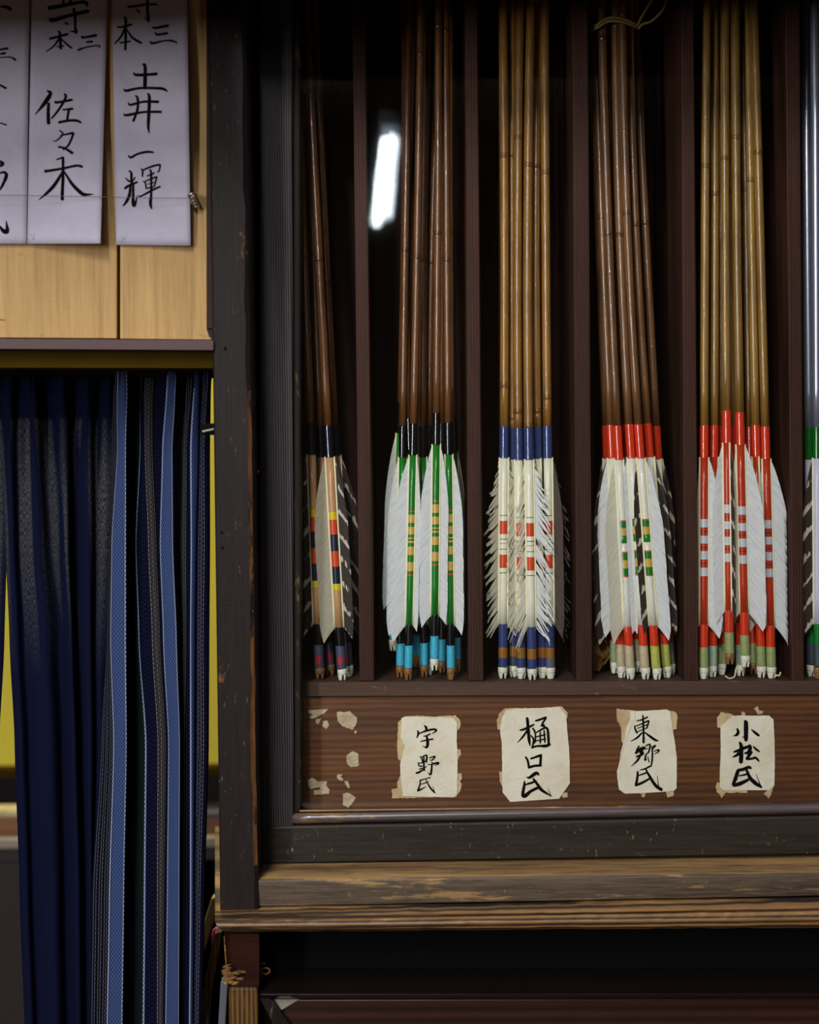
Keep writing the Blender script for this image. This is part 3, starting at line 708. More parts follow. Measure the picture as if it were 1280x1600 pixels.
base_x = [(-2, 6, 10, 16, 24, 32, 41), (18, 16, 20, 26, 34, 42, 50), (28, 27, 30, 38, 46, 52, 60), (45, 44, 48, 56, 62, 70, 78), (52, 58, 64, 74, 82, 88, 92),
          (75, 72, 80, 92, 98, 102, 106), (88, 92, 98, 106, 112, 116, 118), (103, 104, 106, 112, 118, 124, 126), (116, 110, 114, 118, 124, 130, 132), (125, 122, 128, 130, 134, 138, 138),
          (140, 138, 140, 140, 142, 142, 142), (155, 150, 150, 148, 150, 146, 144), (168, 166, 162, 156, 156, 148, 146), (184, 184, 178, 174, 168, 152, 150)]
dep = [4, 0, 9, 1, 0, 14, 1, 0, 20, 5, 0, 12, 4, 12]
for k, bx_ in enumerate(base_x): ST2.append((k * 14.0, dep[k], list(bx_)))
curtain('navy_curtain', rows, ST2, M['navy_cloth'], 'plain navy blue curtain with greyish light through the weave painted on its folds, hanging under the plywood board', None, 1.142, seed=5)
ST3 = [(0, 4, [-120, -118, -116, -116, -118, -120, -120]), (30, 0, [-80, -80, -80, -82, -84, -90, -92]), (60, 9, [-40, -42, -44, -50, -54, -60, -64]), (90, 0, [-18, -16, -12, -14, -22, -30, -40]),
       (110, 3, [-2, 8, 11, 7, -1, -8, -16])]
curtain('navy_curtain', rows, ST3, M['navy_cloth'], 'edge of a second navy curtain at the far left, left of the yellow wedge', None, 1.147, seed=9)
rod = empty('curtain_rod', px(330, 580, 1.13), 'thin black curtain rod with end bracket beside the cabinet post', 'rod')
mb = MB(); tube(mb, [px(-500, 577, 1.135), px(336, 584, 1.135)], 0.0035, 10); mb.build('rod', M['black'], rod)
mb = MB(); hexa(mb, [px(313, 663, 1.094), px(336, 661, 1.094), px(336, 680, 1.094), px(312, 678, 1.094)], 0.012); mb.build('bracket', M['black'], rod, bevel=0.001)
mb = MB(); tube(mb, [px(316, 674.5, 1.090), px(334, 670.5, 1.090)], 0.0009, 8); mb.build('pin', M['white_thing'], rod, label='white pin')

# ================================================================== INK WRITING
def strokes(txt):
    out = []
    for s in txt.replace('\n', ' ').split('/'):
        s = s.strip()
        if not s: continue
        out.append([tuple(float(v) for v in p.split(',')) for p in s.split()])
    return out

def ink(name, parent, data, Dfun, mat=None, lift=0.00022):
    """data: list of (x0, y0, scale, stroke text, y cuts between characters, (x split, first cut band)); one mesh per character."""
    groups = {}; n = 0
    for ci, dt in enumerate(data):
        x0, y0, sc, txt = dt[:4]; cuts = dt[4] if len(dt) > 4 else (); xs = dt[5] if len(dt) > 5 else None
        for st in strokes(txt):
            my = sum(p[1] for p in st) / len(st); mx = sum(p[0] for p in st) / len(st)
            band = sum(my > c for c in cuts)
            key = (ci, band, 1 if xs and band == xs[1] and mx > xs[0] else 0)
            mb = groups.setdefault(key, MB())
            P = [(x0 + a / sc, y0 + b / sc, max(c, 3) / sc * 0.5) for a, b, c in st]
            S = smooth_pts(P, 6) if len(P) > 2 else smooth_pts([P[0], tuple((a + b) / 2 for a, b in zip(P[0], P[1])), P[1]], 5)
            L_, R_ = [], []
            lf = lift + n * 0.000003; n += 1
            def W(x, y): return px(x, y, Dfun(x, y) - lf)
            for i, (x, y, r) in enumerate(S):
                a = S[max(i - 1, 0)]; b = S[min(i + 1, len(S) - 1)]
                dx, dy = b[0] - a[0], b[1] - a[1]; l = math.hypot(dx, dy) or 1; nx, ny = -dy / l, dx / l
                r *= 1.1 + 0.06 * math.sin(i * 2.1 + x)
                L_.append(mb.vert(W(x + nx * r, y + ny * r))); R_.append(mb.vert(W(x - nx * r, y - ny * r)))
            mb.quad_strip(L_, R_)
            for (i0, i1) in ((0, 1), (-1, -2)):
                x, y, r = S[i0]; ax, ay = x - S[i1][0], y - S[i1][1]; l = math.hypot(ax, ay) or 1; ax /= l; ay /= l
                nx, ny = -ay, ax; c = mb.vert(W(x, y)); prev = None
                for k in range(7):
                    an = math.pi * (k / 6 - 0.5)
                    v = mb.vert(W(x + (ax * math.cos(an) * 0.8 + nx * math.sin(an)) * r, y + (ay * math.cos(an) * 0.8 + ny * math.sin(an)) * r))
                    if prev is not None: mb.face((c, prev, v))
                    prev = v
    for key in sorted(groups): groups[key].build(name, mat or M['ink'], parent)

# ---- three hanging sheets on the plywood
BD = 1.070
def sheet(label, xt, xb, yb, Dfun, writing, pencil=None):
    root = empty('hanging_paper', px((xb[0] + xb[1]) / 2, yb[0], Dfun(xb[0], yb[0])), label, 'paper', 'handwritten paper strips on the plywood')
    mb = MB(); NX, NY = 14, 50; g = []
    for j in range(NY + 1):
        t = j / NY; row = []
        for i in range(NX + 1):
            s = i / NX
            y = -260 + (yb[0] + (yb[1] - yb[0]) * s + 260) * t
            tt = max(0, y) / yb[0] if y > 0 else y / yb[0]
            xl = xt[0] + (xb[0] - xt[0]) * tt; xr = xt[1] + (xb[1] - xt[1]) * tt
            x = xl + (xr - xl) * s
            row.append(mb.vert(px(x, y, Dfun(x, y))))
        g.append(row)
    for j in range(NY): mb.quad_strip(g[j], g[j + 1])
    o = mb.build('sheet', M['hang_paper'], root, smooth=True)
    so = o.modifiers.new('paper_thickness', 'SOLIDIFY'); so.thickness = 0.00012; so.offset = 0
    ink('written_character', root, writing, Dfun)
    if pencil: ink('pencil_mark', root, pencil, Dfun, M['pencil'])
    return root
def wav(x, y): return 0.0004 * mnoise.noise(Vector((x * 0.02, y * 0.012, 2.0)))
def D1(x, y): return BD - 0.0025 - 0.0015 * max(0, y) / 380 + wav(x, y)
def D2(x, y):
    t = max(0, y) / 385.0; s = (x - 45) / 115.0
    return BD - 0.0022 - 0.0145 * t * t * max(0, 0.12 + s * 0.95) - 0.0012 * max(0, s) + wav(x, y)
def D3(x, y):
    t = max(0, y) / 385.0; s = (x - 175) / 125.0
    bow = math.sin(min(1, t) * math.pi)
    return BD - 0.0022 - 0.0120 * max(0, s) * (0.55 + 0.5 * bow) * (1.0 - 0.35 * t) + wav(x, y)
K1 = (0, 0, 7.111); K2 = (165, 0, 7.62); K3 = (180, 220, 8.533); K4 = (0, 220, 7.53); R1 = (0, 0, 3.765)
sheet('left handwritten paper strip, cut off by the left edge of the photo', (-90, 46), (-92, 41.5), (380.5, 381), D1, [
    K1 + ("0,75,14 60,75,30 115,100,35/0,550,20 85,538,25/5,600,18 55,590,28/0,640,12 110,635,14 170,665,26/0,945,20 65,980,26/0,1365,14 70,1388,18"
          "/-60,60,14 0,75,14/-200,545,20 0,552,20/-200,650,16 0,640,12/-120,900,20 0,945,20", (300, 800, 1200)),
    K4 + ("0,240,24 30,270,42 0,300,20/0,380,18 50,370,28 75,410,38 40,500,30 0,575,20/0,1010,20 40,1060,45 85,1060,45 72,940,8/-200,370,20 0,380,18/-90,900,20 -40,980,20 0,1010,20", (800,))])
sheet('middle handwritten paper strip, its lower right corner curling off the plywood', (49.5, 168), (42.5, 157), (381, 380.5), D2, [
    K1 + ("545,90,45 700,62,40 900,25,30 960,35,40 965,70,18/705,-60,25 705,60,25/775,-60,35 785,45,30"
          "/560,215,45 600,222,42 800,165,36 980,125,38/820,95,28 835,200,30 835,300,24 845,350,42/850,365,26 820,352,20 775,345,8/715,250,14 755,268,24"
          "/555,430,26 750,380,28/640,350,14 665,370,26 675,540,28/660,425,22 600,510,18 510,575,8/680,430,14 750,500,20 800,535,18/630,518,14 705,510,18"
          "/910,410,32 940,415,25 1070,392,28/965,468,20 1025,462,24/870,555,24 960,525,16 1090,505,16 1105,525,18"
          "/525,1010,18 560,1040,38 500,1140,40 390,1272,8/540,1150,30 535,1260,34 540,1370,38/615,1130,28 640,1138,25 800,1108,24/715,1045,20 730,1080,26 665,1200,26 575,1315,20"
          "/700,1220,18 805,1208,26/765,1220,26 745,1335,24/655,1360,28 760,1340,26 850,1340,28 900,1362,18", (331, 800), (820, 1)),
    R1 + ("350,768,8 370,788,9 340,822,8 312,832,4/355,797,8 430,782,13/432,785,13 405,850,11 372,880,9/345,864,12 380,872,12 425,900,16",),
    K4 + ("535,355,38 560,355,30 740,325,28 900,292,26 965,305,28/665,222,14 740,195,22/740,195,28 742,400,32 732,640,36 735,690,36/735,370,28 640,520,38 550,615,32 455,695,6"
          "/760,370,18 850,510,34 950,610,40 1000,632,34 1105,628,6",)],
      [K4 + ("380,1165,4 410,1100,4/352,1095,4 375,1120,5/395,1150,5 410,1165,5",)])
sheet('right handwritten paper strip, next to the dark cabinet post', (174.5, 292.5), (181.5, 298), (382.5, 384), D3, [
    K2 + ("265,70,16 300,80,26 500,52,24 610,55,22/500,-40,34 500,120,34 512,250,34/512,250,28 468,205,8/355,110,12 405,145,24"
          "/145,315,20 170,325,24 310,292,26/215,215,16 240,240,30 235,590,28/230,330,24 180,440,24 105,520,16/260,360,14 320,450,26 425,512,26/170,500,14 190,508,20 295,490,20"
          "/560,325,16 600,332,28 745,305,30/590,385,14 620,412,26 735,395,26/530,490,14 560,515,28 700,485,18 800,488,24 850,512,14"
          "/335,865,14 375,893,32 610,880,32/440,770,18 470,790,34 468,1050,42/220,1060,14 250,1080,30 400,1050,28 600,1050,30 690,1060,32 735,1088,14"
          "/270,1225,14 300,1248,26 450,1212,28 625,1212,32/220,1355,14 250,1372,28 450,1335,26 660,1332,28/350,1140,12 380,1165,26 380,1300,28 330,1440,28/495,1115,14 520,1150,32 515,1350,36 508,1500,30 518,1580,14", (262, 680, 1095), (480, 1)),
    K3 + ("175,195,14 210,222,30 300,175,26 420,148,30 510,155,22"
          "/180,400,14 215,430,30 215,560,32/135,495,12 185,540,26/265,490,20 225,550,18/130,635,30 180,600,32 295,550,26/205,600,28 190,720,38 150,810,34 105,868,16"
          "/240,590,28 240,720,34 240,840,40 262,855,34 298,725,8/345,370,14 365,400,22 362,475,20/370,390,20 480,345,24 580,320,26 598,335,22 580,410,18 555,410,8"
          "/425,465,14 440,465,18 520,430,20/370,540,12 400,560,20 415,640,20/400,540,16 540,485,22 550,500,20 520,610,18/430,580,12 520,555,14/420,635,18 520,612,18"
          "/315,735,18 350,735,22 500,655,26 600,610,22/455,390,12 478,420,26 480,700,30 470,830,38 485,905,18", (260,))],
      [K3 + ("85,1270,5 105,1310,5/65,1360,4 150,1275,5/128,1335,5 142,1362,5",)])
# wire and hook
wr = empty('retaining_wire', px(150, 307, 1.055), 'thin wire strung across the three hanging papers', 'wire')
mb = MB(); tube(mb, [px(-300, 303, 1.057), px(0, 305, 1.055), px(160, 307.5, 1.0535), px(240, 309.6, 1.0535), px(297, 309.5, 1.055)], 0.00022, 6)
mb.build('wire', M['wire'], wr)
hk = empty('wall_hook', px(304, 320, 1.068), 'small twisted steel hook at the wire end, right of the papers', 'hook')
mb = MB(); tube(mb, [px(302, 306, 1.070), px(302, 306, 1.056)], 0.0022, 12); mb.build('screw', M['steel'], hk, smooth=True)
mb = MB(); pts = []
for k in range(40):
    t = k / 39; an = t * 6.283 * 4
    pts.append(px(299 + t * 9 + 4.6 * math.cos(an), 304 + t * 18 + 4.6 * math.sin(an), 1.054 + 0.009 * t + 0.002 * math.sin(an)))
tube(mb, pts, 0.0012, 8); mb.build('coil', M['steel'], hk, smooth=True)

# ---- labels on the board under the arrows
DP = D_PANEL + 0.002
def flat_poly(name, pts, D, mat, parent=None, th=0.0003, wob=0.0, seed=0, label=None, sub=None):
    mb = MB(); P = []
    for i in range(len(pts)):
        a = pts[i]; b = pts[(i + 1) % len(pts)]; n = max(1, int(math.hypot(a[0] - b[0], a[1] - b[1]) / 3)) if wob else 1
        for k in range(n):
            t = k / n; x = a[0] + (b[0] - a[0]) * t; y = a[1] + (b[1] - a[1]) * t
            if wob: x += wob * mnoise.noise(Vector((x * 0.31, y * 0.31, seed))); y += wob * mnoise.noise(Vector((x * 0.31, y * 0.31, seed + 9)))
            P.append((x, y))
    a = [mb.vert(px(x, y, D)) for x, y in P]; b_ = [mb.vert(px(x, y, D) + Vector((0, th, 0))) for x, y in P]
    mb.face(a); mb.face(b_[::-1]); mb.quad_strip(a, b_, True)
    return mb.build(name, mat, parent, label=label)
def C(x0, y0, s, pts): return [(x0 + a / s, y0 + b / s) for a, b in pts]
G1 = (600, 1100, 9.143); G2 = (770, 1090, 9.143); G3 = (950, 1090, 9.415); G4 = (1100, 1090, 9.415)
def name_label(label, G, outline, olds, writing, seed, cuts, fold=None):
    pts = C(*G, outline); ybot = max(p[1] for p in pts)
    root = empty('name_label', px(sum(p[0] for p in pts) / len(pts), ybot, DP), label, 'label', 'handwritten labels under the arrows')
    for k, o_ in enumerate(olds):
        flat_poly('old_paper', C(*G, o_), DP - 0.0004 - 0.00008 * k, M['old_paper'], root, 0.0003 + 0.00008 * k, 1.6, seed + k, label='yellowed torn older paper' if k == 0 else None)
    flat_poly('paper', pts, DP - 0.0013, M['label_paper'], root, 0.0004, 0.5, seed)
    if fold: flat_poly('fold', C(*G, fold), DP - 0.0019, M['label_paper'], root, 0.0004, 0.3, seed)
    ink('written_character', root, [G + (writing, cuts)], lambda x, y: DP - 0.0013)
name_label('handwritten label with three characters under the green and white arrows', G1,
    [(250, 200), (330, 180), (980, 195), (1045, 260), (1040, 540), (1055, 700), (1050, 1100), (1045, 1300), (1000, 1335), (270, 1315), (235, 1000), (232, 860), (300, 600), (240, 480)],
    [[(205, 260), (290, 180), (480, 165), (700, 180), (1020, 160), (1095, 240), (1090, 320), (1040, 400), (400, 700), (235, 820), (200, 780), (190, 600)],
     [(110, 1220), (190, 1200), (190, 1110), (240, 1020), (600, 1200), (1060, 1080), (1110, 1140), (1105, 1220), (1030, 1325), (400, 1340), (120, 1345)],
     [(1040, 640), (1095, 650), (1095, 720), (1060, 800), (1030, 760)], [(1050, 1000), (1110, 990), (1108, 1080), (1050, 1110)]],
    "575,305,14 605,340,36 600,385,24/480,380,16 492,420,30 470,485,12/495,425,14 600,385,26 700,362,26 745,370,28 735,395,20 690,420,10/570,460,16 600,455,16 660,430,22"
    "/520,535,12 600,520,20 700,500,22/610,455,26 625,540,38 620,600,38 600,625,28/600,622,22 553,600,8"
    "/515,745,12 545,790,20 555,845,18/540,760,16 610,735,22 605,830,26/490,850,10 540,840,16 600,815,16/570,760,20 575,950,26/490,835,12 505,885,18 560,885,14/505,930,14 560,915,18 610,895,12"
    "/460,985,24 490,980,28 550,945,22 580,925,12/650,770,14 730,750,22 690,800,18 655,800,8/675,830,12 705,845,14/625,865,12 680,862,18 765,840,28 780,855,18 720,880,8"
    "/685,865,22 678,960,28 662,1010,24 625,970,6/515,1090,18 590,1070,14 665,1050,16/520,1090,18 515,1150,20 485,1240,28/485,1240,26 540,1215,20 600,1180,10/520,1150,10 600,1125,16 640,1110,10"
    "/600,1080,12 640,1160,20 680,1220,24 730,1270,18/730,1270,12 695,1180,6", 11, (680, 1035))
name_label('largest handwritten label, three bold characters under the blue-bound cream arrows', G2,
    [(190, 180), (320, 160), (960, 140), (1055, 260), (1060, 420), (1090, 700), (1100, 900), (1100, 1060), (1105, 1220), (950, 1445), (250, 1490), (140, 1350), (135, 900), (130, 650), (105, 470), (130, 300)],
    [[(60, 330), (95, 220), (150, 160), (240, 150), (600, 150), (980, 130), (1070, 210), (1070, 290), (600, 500), (140, 480), (70, 450)], [(95, 1060), (200, 1060), (200, 1300), (140, 1290), (100, 1180)],
     [(980, 1380), (1070, 1350), (1075, 1420), (1000, 1430)]],
    "390,460,18 420,462,28 510,425,30 590,385,22/480,290,20 495,310,38 505,420,40 520,600,40 535,690,12/500,460,30 430,560,26 350,648,6/570,435,20 600,480,26 592,505,14"
    "/610,330,18 640,325,28 760,285,32/765,285,26 705,385,28 740,402,42 690,400,20/610,510,20 610,600,22 600,650,18/620,500,18 740,435,28 782,450,32 795,560,34 800,670,34"
    "/680,490,20 680,650,22/625,560,16 750,530,22/620,620,16 755,590,20/735,470,20 745,640,22/545,540,16 585,600,26 570,690,24/560,712,32 640,692,26 760,690,42 820,668,28"
    "/470,850,24 500,900,30 520,1005,30/540,870,16 560,868,26 690,822,34/690,820,34 680,960,34/515,1000,32 600,975,32 690,970,32"
    "/490,1138,18 530,1140,38 620,1080,46 660,1105,22/455,1195,20 450,1260,34 435,1340,40 430,1400,42/430,1405,48 470,1400,52 540,1340,40 640,1290,38/465,1245,22 560,1215,30 620,1190,22"
    "/580,1160,28 640,1240,36 700,1320,42 840,1410,12/832,1405,12 785,1290,6", 23, (770, 1040))
name_label('crooked handwritten label with a crease and torn corner under the red-bound white arrows', G3,
    [(395, 200), (540, 195), (700, 185), (870, 175), (915, 200), (960, 500), (985, 640), (1015, 880), (1015, 1150), (1010, 1330), (970, 1375), (600, 1400), (250, 1415), (165, 1350), (140, 1200), (135, 1080), (190, 880), (260, 650), (340, 420)],
    [[(130, 165), (320, 180), (420, 200), (400, 420), (250, 720), (200, 640), (195, 430), (130, 330)], [(880, 190), (980, 200), (1025, 250), (1010, 460), (950, 470), (900, 400)],
     [(850, 1380), (975, 1380), (960, 1440), (880, 1470)], [(480, 1400), (560, 1400), (545, 1470), (500, 1460)]],
    "425,345,12 500,325,22 585,285,22/515,260,18 520,350,28 525,500,28 525,660,34/395,410,14 400,460,24 430,520,26/410,420,14 500,385,20 590,345,24 600,360,24 575,440,22/430,455,12 575,400,16/440,500,14 580,445,16"
    "/500,520,22 430,590,26 335,645,8/540,510,16 620,570,32 700,625,34 745,630,12/460,715,22 430,760,22 420,800,24/410,815,34 480,760,46 540,740,46/480,770,54 505,830,58/420,870,24 500,840,30"
    "/480,850,30 430,930,28 345,1010,8/560,710,18 620,690,22 600,800,24 560,830,14/540,760,12 590,750,12/560,840,24 545,920,24 575,900,12/590,870,12 605,950,16"
    "/640,730,14 700,705,22 660,760,14/680,790,12 745,770,26 740,800,20 680,830,8/650,730,20 655,850,24 640,990,22 600,1020,24 540,1050,22 470,1065,12"
    "/440,1090,26 430,1200,34 410,1290,34/410,1290,34 500,1255,34 600,1200,28 630,1180,12/440,1150,18 570,1105,24/560,1060,22 610,1150,34 700,1290,44 790,1355,44/745,1300,14 725,1150,6", 37, (668, 1020),
    fold=[(335, 200), (400, 200), (395, 340), (330, 450), (290, 560), (240, 700), (175, 930), (190, 800), (250, 600), (270, 440), (330, 330)])
name_label('rightmost handwritten label with clipped corners under the silver-banded red arrows', G4,
    [(430, 265), (960, 265), (1025, 320), (1040, 600), (1045, 900), (1040, 1290), (965, 1362), (290, 1365), (235, 1310), (235, 1100), (250, 800), (245, 420)],
    [[(195, 290), (260, 215), (420, 240), (460, 300), (250, 440), (195, 440)], [(170, 1310), (200, 1240), (300, 1300), (640, 1370), (640, 1400), (320, 1400), (260, 1480), (245, 1440), (190, 1390)],
     [(560, 215), (605, 215), (615, 280), (560, 280)], [(745, 160), (790, 125), (815, 190), (880, 200), (850, 240), (800, 250)], [(920, 1370), (1035, 1300), (1000, 1400), (960, 1480), (880, 1420)]],
    "600,345,28 620,380,58 620,600,56 630,625,36/600,590,18 560,575,6/490,455,22 505,510,42 480,550,38 435,565,6/700,470,14 760,520,38 810,560,30"
    "/440,800,22 500,780,38 600,740,42 660,720,38/530,660,32 550,720,50 550,850,58 545,950,54/520,820,48 470,855,34 415,880,8/670,700,34 685,740,48 650,810,44 605,815,28/725,715,14 770,760,32 820,795,18"
    "/700,800,42 660,860,42 630,905,28 720,895,32 760,880,28/740,870,18 780,900,34 815,940,14"
    "/500,1070,40 580,1055,44 660,1025,44 695,1040,28/500,1080,48 470,1180,52 430,1280,42/440,1290,44 520,1270,54 620,1225,44 680,1190,28/520,1150,18 600,1135,26 650,1120,22"
    "/630,1070,34 680,1180,48 760,1260,54 850,1320,28/840,1310,18 770,1130,6", 51, (635, 990))
GS = (470, 1090, 8.886)
for lab, pts in (
    ('long torn white paper scrap at the top left of the label board', [(100, 175), (390, 160), (330, 210), (230, 270), (150, 300), (120, 270), (170, 235), (100, 215)]),
    ('small paper scrap just under the long torn one', [(215, 300), (290, 285), (250, 375), (205, 350)]),
    ('small oval paper scrap right of the other small one, upper left of the board', [(310, 330), (370, 320), (395, 385), (350, 435), (305, 400)]),
    ('largest cream paper scrap, upper left of the label board', [(500, 200), (560, 190), (600, 200), (680, 190), (780, 280), (785, 330), (730, 445), (580, 400), (510, 320)]),
    ('tiny crumb of paper below the largest scrap', [(745, 460), (785, 465), (770, 505), (740, 490)]),
    ('squarish cream paper scrap in the middle of the left board', [(640, 800), (720, 745), (800, 780), (805, 950), (700, 965), (650, 930), (632, 860)]),
    ('tiny split paper scrap above the lowest one', [(505, 1065), (575, 1065), (560, 1100), (598, 1145), (560, 1160), (505, 1120)]),
    ('narrow tiny paper scrap just above the lowest one', [(610, 1160), (655, 1160), (685, 1250), (660, 1255), (620, 1200)]),
    ('crumpled hook-shaped paper scrap low at the left edge of the board', [(95, 1150), (160, 1110), (230, 1160), (360, 1160), (355, 1220), (398, 1280), (385, 1335), (190, 1350), (180, 1290), (280, 1275), (270, 1245), (130, 1270), (100, 1220)]),
    ('lowest paper scrap on the left board, heart-shaped', [(585, 1340), (640, 1320), (700, 1345), (768, 1385), (720, 1470), (660, 1530), (590, 1490)])):
    o = flat_poly('paper_scrap', C(*GS, pts), DP - 0.0004, M['scrap_paper'], None, 0.0004, 1.0, len(lab)); tag(o, lab, 'paper scrap', 'scraps of old labels')

# ================================================================== ARROWS
K = 0.000513            # metres per photo pixel at the arrows
def H(y): return (1062 - y) * K
WH = lin((236, 232, 210)); GRN = lin((20, 120, 34)); GLD = lin((206, 168, 84)); NAVY = lin((26, 34, 62)); BLK = lin((12, 12, 15)); TAN = lin((196, 148, 104))
ORR = lin((214, 74, 36)); YEL = lin((220, 196, 20)); CY = lin((62, 182, 214)); BLU = lin((54, 66, 116)); BRN = lin((150, 100, 36)); REDW = lin((216, 58, 28))
REDP = lin((186, 52, 26)); SLV = lin((200, 202, 214)); OLV = lin((150, 164, 104)); BEI = lin((200, 182, 148)); YG = lin((186, 186, 84)); GRB = lin((66, 72, 96)); CRIM = lin((168, 24, 34))
STY = {
 1: dict(bam='bam2', r=0.0036, top=(663, 712, lin((14, 20, 34))), base=TAN, bands=[(797, 809, YEL), (809, 832, ORR), (832, 858, NAVY), (858, 882, ORR), (882, 909, NAVY), (909, 919, YEL)],
         low=[(977, 1008, BLK), (1008, 1045, GRB)], nodes=[420, 130]),
 2: dict(bam='bam2', r=0.0031, top=(663, 712, BLK), base=GRN, bands=[(798, 799.5, ORR), (804, 817, GLD), (823, 835, GLD), (840, 842, GLD), (845, 848, GLD), (854, 867, GLD), (878, 892, GLD), (897, 899, ORR)],
         low=[(976, 1008, BLK), (1008, 1043, CY)], nodes=[392, 60]),
 3: dict(bam='bam3', r=0.0036, top=(668, 717, BLU), base=WH, bands=[(806, 807.2, GRN), (815, 836, ORR), (843, 844.4, GRN), (850, 851, ORR), (859, 860.2, GRN), (868, 889, ORR), (896, 897.4, GRN)],
         low=[(977, 1013, BLU), (1013, 1029, BRN), (1029, 1045, BLU)], nodes=[636, 240, -100]),
 4: dict(bam='bam4', r=0.0034, top=(665, 717, REDW), base=lin((232, 228, 214)), bands=[(811, 813, ORR), (813, 823, GRN), (823, 835, GLD), (835, 847, GRN), (860, 862, ORR), (862, 873, GRN), (873, 886, GLD), (886, 898, GRN), (898, 900, ORR)],
         low=[(977, 1009, REDW), (1009, 1044, BEI)], nodes=[365, 40]),
 5: dict(bam='bam5', r=0.0035, top=(668, 718, REDW), base=REDP, bands=[(813, 826, SLV), (832.5, 833.5, BLK), (839, 851, SLV), (857, 858, BLK), (863, 876, SLV), (882, 883, BLK), (889, 902, SLV)],
         low=[(978, 1012, REDW), (1012, 1044, OLV)], nodes=[275, -80]),
 6: dict(bam='alu', r=0.0036, top=(669, 717, lin((14, 100, 30))), base=lin((206, 206, 228)), bands=[], low=[(975, 1008, lin((22, 120, 44))), (1008, 1042, lin((60, 70, 78)))], nodes=[]),
}
RR = random.Random(21)
def side_x(xt, xb, z):
    a, b = px(xt, 0, D_PANEL), px(xb, 1064.5, D_PANEL)
    return b.x + (a.x - b.x) * (z - b.z) / (a.z - b.z)
def bounds(x, z):
    lo = side_x(465, 471, z) + 0.001; hi = 9.0
    for a, b, c, d in DIVS:
        l, r_ = side_x(a, c, z), side_x(b, d, z)
        if (l + r_) / 2 > x: hi = l - 0.0008; break
        lo = r_ + 0.0008
    return lo, hi
def vane(parent, posf, r, th, Wd, kind, ztop, zbot, seed):
    """One feather: barbs in clumps leaving the quill outwards and towards the nock."""
    rnd = random.Random(seed)
    mats = {'w': 'fw', 'c': 'fc', 'g': 'fg', 'd': 'fd', 'b': 'fb', 'p': 'fbl', 'r': 'fc', 'rg': 'fg', 'rw': 'fw', 'rd': 'fd'}
    ragged = kind.startswith('r')
    dv = Vector((math.cos(th), math.sin(th), 0)); pv = Vector((-math.sin(th), math.cos(th), 0))
    mb = MB(); s = 0.0; L = ztop - zbot; curve = rnd.uniform(-9, 9); sl = rnd.uniform(1.15, 1.5) if not ragged else rnd.uniform(1.3, 2.0)
    def width(q):
        a = min(1.0, q / 0.34); a = math.sin(a * math.pi / 2) ** 0.8
        return Wd * (0.10 + 0.90 * a) * (1 - 0.22 * max(0, (q - 0.86) / 0.14) ** 2)
    while s < 1.0:
        ln = (rnd.uniform(0.009, 0.026) if ragged else rnd.uniform(0.03, 0.11))
        e = min(1.0, s + ln)
        if ragged and rnd.random() < 0.10: s = e; continue
        gap = rnd.uniform(0.12, 0.42) if ragged else rnd.uniform(0.0, 0.05)
        lf = rnd.uniform(0.62, 1.12) if ragged else rnd.uniform(0.975, 1.02)
        tw = rnd.uniform(-0.45, 0.45) if ragged else rnd.uniform(-0.03, 0.03)
        off = rnd.uniform(-0.12, 0.12) if ragged else rnd.uniform(-0.015, 0.015)
        ns = 1 if ragged else max(2, int(ln * 40)); rowsv = []
        mid = (s + e) / 2
        for i in range(ns + 1):
            q = s + (e - s) * i / ns; row = []
            for k in range(6):
                v = k / 5
                qq = mid + (q - mid) * (1 - gap * v * v)
                wd = width(q) * lf * v
                z = ztop - qq * L - wd * (sl + tw * v)
                if not ragged: z = ztop - qq * L - wd * sl * (0.8 + 0.2 * v)
                bend = curve * wd * wd + off * wd
                p = posf(max(z, -0.0)) if z > 0 else posf(0)
                p = Vector((p.x, p.y, posf(0).z + z))
                lo, hi = bounds(p.x, p.z); P_ = p + dv * (r + wd) + pv * bend
                if P_.x > hi: P_.y += (P_.x - hi) * 0.8; P_.x = hi
                if P_.x < lo: P_.y += (lo - P_.x) * 0.8; P_.x = lo
                P_.y = max(P_.y, D_GLASS + 0.0042)
                row.append((mb.vert(P_), qq, v))
            rowsv.append(row)
        for i in range(ns):
            for k in range(5):
                q4 = (rowsv[i][k], rowsv[i][k + 1], rowsv[i + 1][k + 1], rowsv[i + 1][k])
                mb.face([a[0] for a in q4], [(a[1], a[2]) for a in q4])
        s = e
    f = mb.build('feather', M[mats[kind]], parent, smooth=True)
    # quill along the shaft
    mb = MB(); pts = []; rad = []
    for i in range(11):
        z = ztop + 0.001 - (L + 0.001) * i / 10; p = posf(z); pts.append(Vector((p.x, p.y, posf(0).z + z)) + dv * (r + 0.0003)); rad.append(0.0008)
    tube(mb, pts, rad, 7); mb.build('quill', M['quill'], f, smooth=True)
    return f

def ringz(mb, posf, zs, rad, cols, n=16):
    prev = None
    for i, z in enumerate(zs):
        p = posf(z); zz = posf(0).z + z
        ring = [mb.vert((p.x + rad[i] * math.cos(6.28318 * k / n), p.y + rad[i] * math.sin(6.28318 * k / n), zz)) for k in range(n)]
        if prev:
            mb.curc = cols[i - 1] if cols else (1, 1, 1, 1); mb.quad_strip(prev, ring, True)
        else: f0 = ring
        prev = ring
    mb.face(f0); mb.face(prev[::-1])

